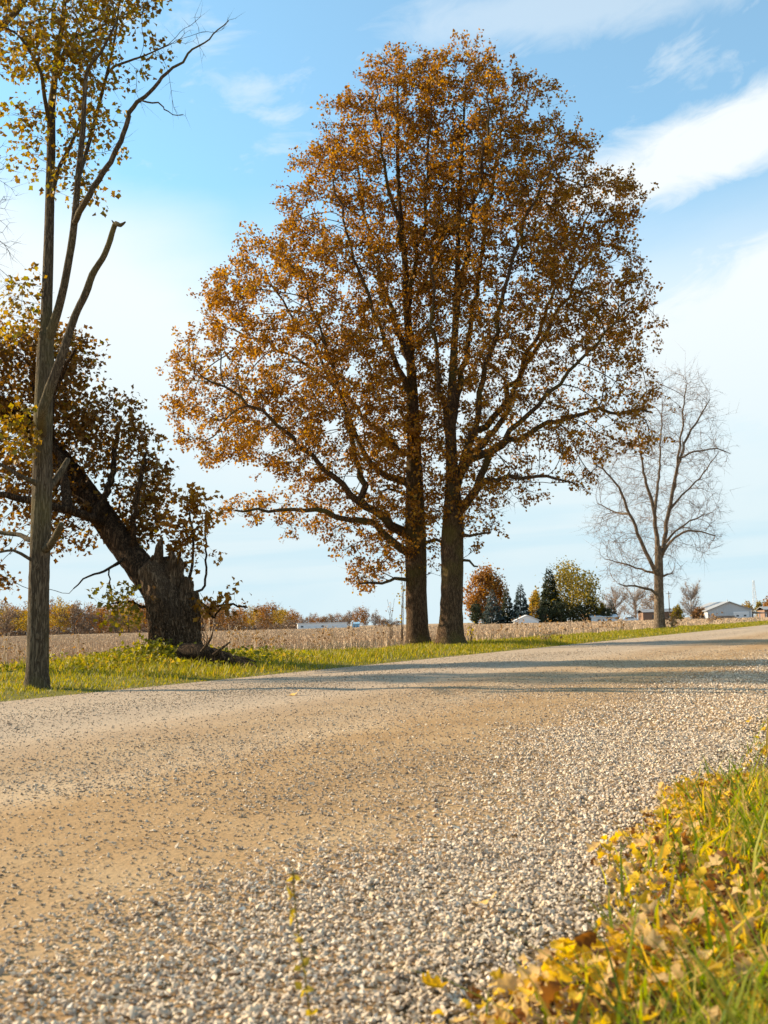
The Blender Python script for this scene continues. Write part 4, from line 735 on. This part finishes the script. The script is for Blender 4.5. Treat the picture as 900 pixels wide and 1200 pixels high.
# shrubby understorey closing the foot of the wood
n_ = 26000; px = rng.uniform(-60, 348, n_); Y = rng.uniform(425, 450, n_); b_ = np.array([P(a, 600, y_) for a, y_ in zip(px, Y)]); b_[:, 2] = zf+rng.beta(1.2, 1.8, n_)*(5.0+1.4*np.sin(px*.21)+1.0*np.sin(px*.57))
a_, c_, d_ = frames(rng.normal(size=(n_, 3)), rng.normal(size=(n_, 3))); z = rng.uniform(.5, 1.0, (n_, 1)); V, F = scatter(LEAF2, LEAF2F, b_, a_*z, c_*z, d_*z)
prop(link('undergrowth', np_mesh('undergrowth', V, F, FL['grey'])), 'grey-brown undergrowth along the foot of the distant wood', 'undergrowth', kind='stuff')

def special(name, label, px, top, Y, halfw, kind, seed, n=2600, size=.045, shape=1.0, bare=0, clump=40):
    b_ = far_base(px, Y); h = P(px, top, Y)[2]-b_[2]; rx = halfw*Y/FPX; o = thing(name, label, 'tree', b_)
    link('trunk', np_mesh('trunk', *limbs_cloud(h, rx, 22, seed, h*.02, .15, bare, .022), M['far_twig' if bare else 'far_bark']), o)
    if n: link('crown', np_mesh('crown', *crown_cloud(int(n*2.2), rx*.95, h*.46, h*.52, h*size, clump, seed, shape), FL[kind]), o, 'stuff')
def conifer(label, px, top, Y, halfw, kind, seed, n=2400):
    b_ = far_base(px, Y); h = P(px, top, Y)[2]-b_[2]; r = halfw*Y/FPX; o = thing('spruce_tree', label, 'tree', b_)
    link('trunk', np_mesh('trunk', *tube([(0, 0, -.5), (0, 0, h*.5), (0, 0, h*.96)], [h*.022, h*.014, .02], 7), M['far_bark']), o); link('crown', np_mesh('crown', *spruce(h, r, seed, n), FL[kind]), o, 'stuff')
special('broadleaf_tree', 'bright orange round tree just right of the oak trunks', 566, 667, 315, 26, 'orange', 101)
conifer('squat blue-grey spruce in front of the orange tree', 573, 689, 302, 19, 'blue', 102, 3000)
conifer('narrow olive conifer between the two blue spruces', 590, 687, 306, 12, 'green', 103)
conifer('pointed blue-grey spruce above the white shed', 606, 681, 300, 14, 'blue', 104, 2800)
special('broadleaf_tree', 'small golden tree in the gap between the conifers', 624, 694, 340, 10, 'gold', 105, 1200, .06)
conifer('tall dark pine left of the yellow-green tree', 640, 663, 303, 19, 'green', 106, 3600)
special('broadleaf_tree', 'large yellow-green broad tree beside the dark pine', 666, 656, 306, 37, 'olive', 107, 3000, .036, .7, 0, 60)
conifer('dark low evergreen at the right foot of the yellow-green tree', 687, 692, 300, 16, 'green', 108)
conifer('small dark evergreen beside the bare pale grove', 711, 699, 300, 8, 'green', 109, 1500)
special('shrub', 'little golden shrub between the two dark evergreens', 699, 708, 299, 6, 'olive', 110, 600, .1)
special('broadleaf_tree', 'wide leafless pale tree left of the low house', 716, 683, 322, 20, 'pale', 111, 500, .03, 1, 2200)
special('broadleaf_tree', 'leafless pale tree rising behind the low house', 739, 684, 325, 18, 'pale', 112, 500, .03, 1, 2200)
special('broadleaf_tree', 'thin tan tree behind the trunk of the lone bare tree', 757, 694, 330, 13, 'pale', 113, 900, .04, 1, 900)
special('broadleaf_tree', 'small upright leafless tree left of the grey barn', 804, 682, 310, 12, 'grey', 114, 250, .03, .9, 2600)
for i, (px, top, hw_, lab) in enumerate(((553, 706, 8, 'dark low shrub under the orange tree beside the oak trunk'), (633, 711, 7, 'dark low shrub between white shed and dark pine'), (652, 704, 11, 'broad dark shrub at the left foot of the yellow-green tree'), (672, 708, 10, 'dark shrub below the middle of the yellow-green tree'), (705, 712, 7, 'dark low shrub beside the little golden shrub'))):
    special('shrub', lab, px, top, 297, hw_, 'green', 130+i, 700, .09)
special('shrub', 'dark olive shrub right of the lone bare tree trunk', 788, 709, 306, 8, 'olive', 115, 700, .09)
special('shrub', 'brown shrub at the foot of the upright leafless tree', 813, 711, 305, 8, 'rust', 116, 700, .09)
special('broadleaf_tree', 'orange tree at the right edge behind the barn', 898, 696, 330, 10, 'orange', 117, 900, .08)
special('broadleaf_tree', 'dark olive tree behind the barn roof', 884, 705, 340, 7, 'olive', 118, 700, .08)
special('broadleaf_tree', 'golden tree peeking over the barn roof ridge', 868, 706, 345, 8, 'gold', 119, 600, .08)

# ------------------------------------------------------------------ buildings, pole, tower, car
M['siding'] = flat('grey_siding', (.46, .50, .53), .55, .05, .6); M['white'] = flat('white_paint', (.78, .79, .8), .5, .03); M['roofgrey'] = flat('grey_roof', (.30, .30, .30), .5, .06)
M['dark'] = flat('shade_and_tyre_black', (.05, .05, .055), .8); M['brownwall'] = flat('brown_wall', (.25, .155, .105), .8); M['tin'] = flat('pale_tin', (.72, .75, .78), .4, .04); M['bluep'] = flat('blue_paint', (.25, .48, .68), .5)
M['glass'] = flat('dark_glass', (.06, .07, .08), .15, .02, 1, .6); M['pole'] = flat('grey_pole', (.22, .19, .17), .9); M['steel'] = flat('pale_steel', (.62, .65, .68), .5)
def local(V, F, name, mat, o, label=None): return link(name, np_mesh(name, V, F, mat), o, None, label)
Yb = 300
def span(px0, px1, Y): a, b_ = P(px0, 600, Y), P(px1, 600, Y); return (a[0]+b_[0])/2, b_[0]-a[0]
# grey gabled barn
cx, w = span(822, 873, Yb); o = thing('barn', 'grey metal gabled barn with white garage door at right', 'barn', (cx, Yb, zf)); H = 6.1; E = 3.7; hw = w/2
V, F = prism([(-hw, -.4), (hw, -.4), (hw, E), (0, H), (-hw, E)], 0, 18); local(V, F, 'wall', M['siding'], o)
for sx in (-1, 1):
    V, F = prism(sorted([(0, H+.03), (sx*(hw+.5), E-.2), (sx*(hw+.5), E+.02), (0, H+.28)], key=lambda q: math.atan2(q[1]-(H+E)/2-.03, q[0]-sx*hw/2)), -.5, 18.4); local(V, F, 'roof', M['roofgrey'], o)
V, F = box((hw*.52, -.06, 1.75), (4.6, .12, 2.9)); d_ = local(V, F, 'garage_door', M['white'], o)
for k in range(2): V, F = box((hw*.52-1.1+2.2*k, -.14, 2.0), (.75, .05, .45)); local(V, F, 'window', M['glass'], d_)
for k in range(5): V, F = box((hw*.52, -.135, .75+k*.5), (4.5, .03, .05)); local(V, F, 'door_panel_joint', M['roofgrey'], d_)
for k in range(int(w/.75)):
    x = -hw+.4+k*.75; zt = E+(H-E)*(1-abs(x)/hw)-.05
    if abs(x-hw*.52) > 2.6: V, F = box((x, -.03, zt/2), (.07, .06, zt)); local(V, F, 'siding_rib', M['siding'], o)
V, F = box((hw-.12, -.08, E/2), (.25, .16, E)); local(V, F, 'corner_trim', M['white'], o)
V, F = tube([(0, 1.5, H), (0, 1.5, H+.9)], [.13, .13], 8); local(V, F, 'roof_vent', M['steel'], o)
V, F = prism([(hw+.02, E-.75), (hw+4.6, E-1.2), (hw+4.6, E-1.0), (hw+.02, E-.5)], 0, 14); local(V, F, 'lean_to_roof', M['roofgrey'], o)
V, F = box((hw+2.2, 11, 1.1), (4.3, .2, 2.7)); local(V, F, 'lean_to_shade_wall', M['dark'], o)  # near-black colour stands in for the shade under the lean-to roof
for k in range(3): V, F = box((hw+.6+1.9*k, .3, 1.15), (.18, .18, 2.7)); local(V, F, 'post', M['white'], o)
# timber stack before the barn
cx, w = span(832, 857, 285); o = thing('timber_stack', 'low dark stack of timber in front of the barn wall', 'timber', (cx, 285, -.6))
for k in range(9):
    V, F = tube([(-w/2+w*(k % 4)*.1, (k % 3)*.4, .5+.34*(k//3)), (w*.15+w*.33*((k*5) % 7)/7, (k % 3)*.4, .5+.34*(k//3))], [.19, .17], 7); local(V, F, 'timber', M['pole'], o)
# white shed
cx, w = span(598, 627, 292); o = thing('shed', 'small white gabled shed under the blue spruce', 'shed', (cx, 292, -1.0)); hw = w/2
V, F = prism([(-hw+.3, -.5), (hw-.3, -.5), (hw-.3, 1.7), (0, 3.25), (-hw+.3, 1.7)], 0, 6); local(V, F, 'wall', M['white'], o)
for sx in (-1, 1):
    V, F = prism(sorted([(0, 3.27), (sx*(hw+.15), 1.62), (sx*(hw+.15), 1.8), (0, 3.45)], key=lambda q: math.atan2(q[1]-2.53, q[0]-sx*hw/2)), -.3, 6.3); local(V, F, 'roof', M['tin'], o)
V, F = box((0, -.05, 1.0), (1.7, .1, 1.9)); local(V, F, 'door', M['tin'], o)
# long white building far left of the oaks
cx, w = span(347, 404, 420); o = thing('long_building', 'long low white building at the far edge of the field', 'building', (cx, 420, zf)); o.rotation_euler = (0, 0, .12); hw = w/2
V, F = box((0, 4, 1.6), (w, 8, 3.4)); local(V, F, 'wall', M['white'], o)
V, F = prism([(-hw-.3, 3.32), (hw+.3, 3.32), (hw+.3, 3.5), (-hw-.3, 3.5)], -.3, 8.3); V[:, 2] += np.where(np.abs(V[:, 1]-4) < 1, 1, 0)*.8; local(V, F, 'roof', M['tin'], o)
for k in range(7): V, F = box((-hw+1.8+k*w/7.2, -.03, 2.0), (1.0, .08, .7)); local(V, F, 'window', M['glass'] if k % 3 == 0 else M['tin'], o)
V, F = box((hw-1.6, -.05, 1.5), (1.1, .1, 2.2)); local(V, F, 'door', M['tin'], o)
def tarp_roof(name, label, cat_, px0, px1, Y, H, wallm, roofm, z0, pitch=.8):
    cx, w = span(px0, px1, Y); o = thing(name, label, cat_, (cx, Y, z0)); hw = w/2
    V, F = box((0, 3, H/2-.2), (w, 6, H+.4)); local(V, F, 'wall', wallm, o)
    V, F = prism([(-.4, 0), (3, pitch), (6.4, 0), (6.4, .16), (3, pitch+.18), (-.4, .16)][::-1], -hw-.3, hw+.3); V = V[:, [1, 0, 2]]; V[:, 2] += H+.01; local(V, F[:, ::-1], 'roof', roofm, o)
    for k in range(2): V, F = box((-hw*.4+k*hw*.8, -.03, H*.55), (w*.12, .08, H*.35)); local(V, F, 'window', M['glass'], o)
    return o
tarp_roof('hut', 'tiny light blue hut right of the long white building', 'hut', 410, 418, 420, 2.3, M['bluep'], M['bluep'], zf+.3, .5)
tarp_roof('low_shed', 'low white-roofed shed below the yellow-green tree', 'shed', 687, 717, 296, 2.0, M['tin'], M['white'], -.8, .7)
tarp_roof('house', 'low brown house with pale roof edge behind the bare tree', 'house', 747, 792, 312, 3.1, M['brownwall'], M['roofgrey'], zf+.6, .9)
tarp_roof('house', 'house with grey roof at the right edge beside the barn', 'house', 888, 930, 315, 3.0, M['brownwall'], M['roofgrey'], zf+.6, .9)
# parked car
cx, w = span(723, 741, 293); o = thing('parked_car', 'pale car parked left of the low brown house', 'car', (cx, 293, -.35)); L = w
prof = [(-.5, .35), (-.5, .75), (-.36, .92), (-.24, 1.42), (.12, 1.46), (.28, .98), (.48, .84), (.5, .35)]
V, F = prism([(x*L, z) for x, z in prof][::-1], -.85, .85); local(V, F, 'body', M['tin'], o)
for x0, x1 in ((-.30, -.05), (-.03, .2)): V, F = prism([(x0*L, 1.0), (x1*L, 1.0), (x1*L*.86, 1.36), (x0*L*.8, 1.36)], -.88, -.86); local(V, F, 'window', M['glass'], o)
for x in (-.3, .32):
    for y in (-.8, .8): V, F = tube([(x*L, y-.1, .33), (x*L, y+.1, .33)], [.34, .34], 14); local(V, F, 'wheel', M['dark'], o)
# utility pole
b_ = P(778, 600, 295); o = thing('utility_pole', 'grey utility pole right beside the lone bare tree trunk', 'pole', (b_[0], 295, -.8)); h = P(778, 693, 295)[2]+.8
V, F = tube([(0, 0, -.4), (0, 0, h)], [.17, .11], 8); local(V, F, 'pole', M['pole'], o)
V, F = box((0, -.15, h-.7), (1.8, .1, .12)); c = local(V, F, 'crossarm', M['pole'], o)
for x in (-.8, -.3, .3, .8): V, F = tube([(x, -.15, h-.64), (x, -.15, h-.4)], [.05, .04], 6); local(V, F, 'insulator', M['tin'], c)
V, F = tube([(.25, -.15, h-2.0), (.25, -.15, h-1.2)], [.2, .2], 8); local(V, F, 'transformer', M['steel'], o)
# lattice tower
b_ = P(877.5, 600, 620); o = thing('lattice_tower', 'thin pale lattice tower rising behind the barn', 'tower', (b_[0], 620, zf)); h = P(877.5, 680, 620)[2]-zf; r0, r1 = 1.5, .35
cs = [(1, 1), (-1, 1), (-1, -1), (1, -1)]
for x, y in cs: V, F = tube([(x*r0, y*r0, -.5), (x*r1, y*r1, h)], [.13, .1], 5); local(V, F, 'leg', M['steel'], o)
K = 12
for k in range(K):
    z0, z1 = h*k/K, h*(k+1)/K; a0 = r0+(r1-r0)*k/K; a1 = r0+(r1-r0)*(k+1)/K
    for q in range(4):
        (x0, y0), (x1, y1) = cs[q], cs[(q+1) % 4]; e = (k+q) % 2
        V, F = tube([(x0*a0, y0*a0, z0), (x1*a1, y1*a1, z1)] if e else [(x1*a0, y1*a0, z0), (x0*a1, y0*a1, z1)], [.07, .07], 4, cap=False); local(V, F, 'brace', M['steel'], o)
print('tris', sum(len(o.data.loop_triangles) if o.data.loop_triangles else len(o.data.polygons) for o in bpy.data.objects if o.type == 'MESH'))
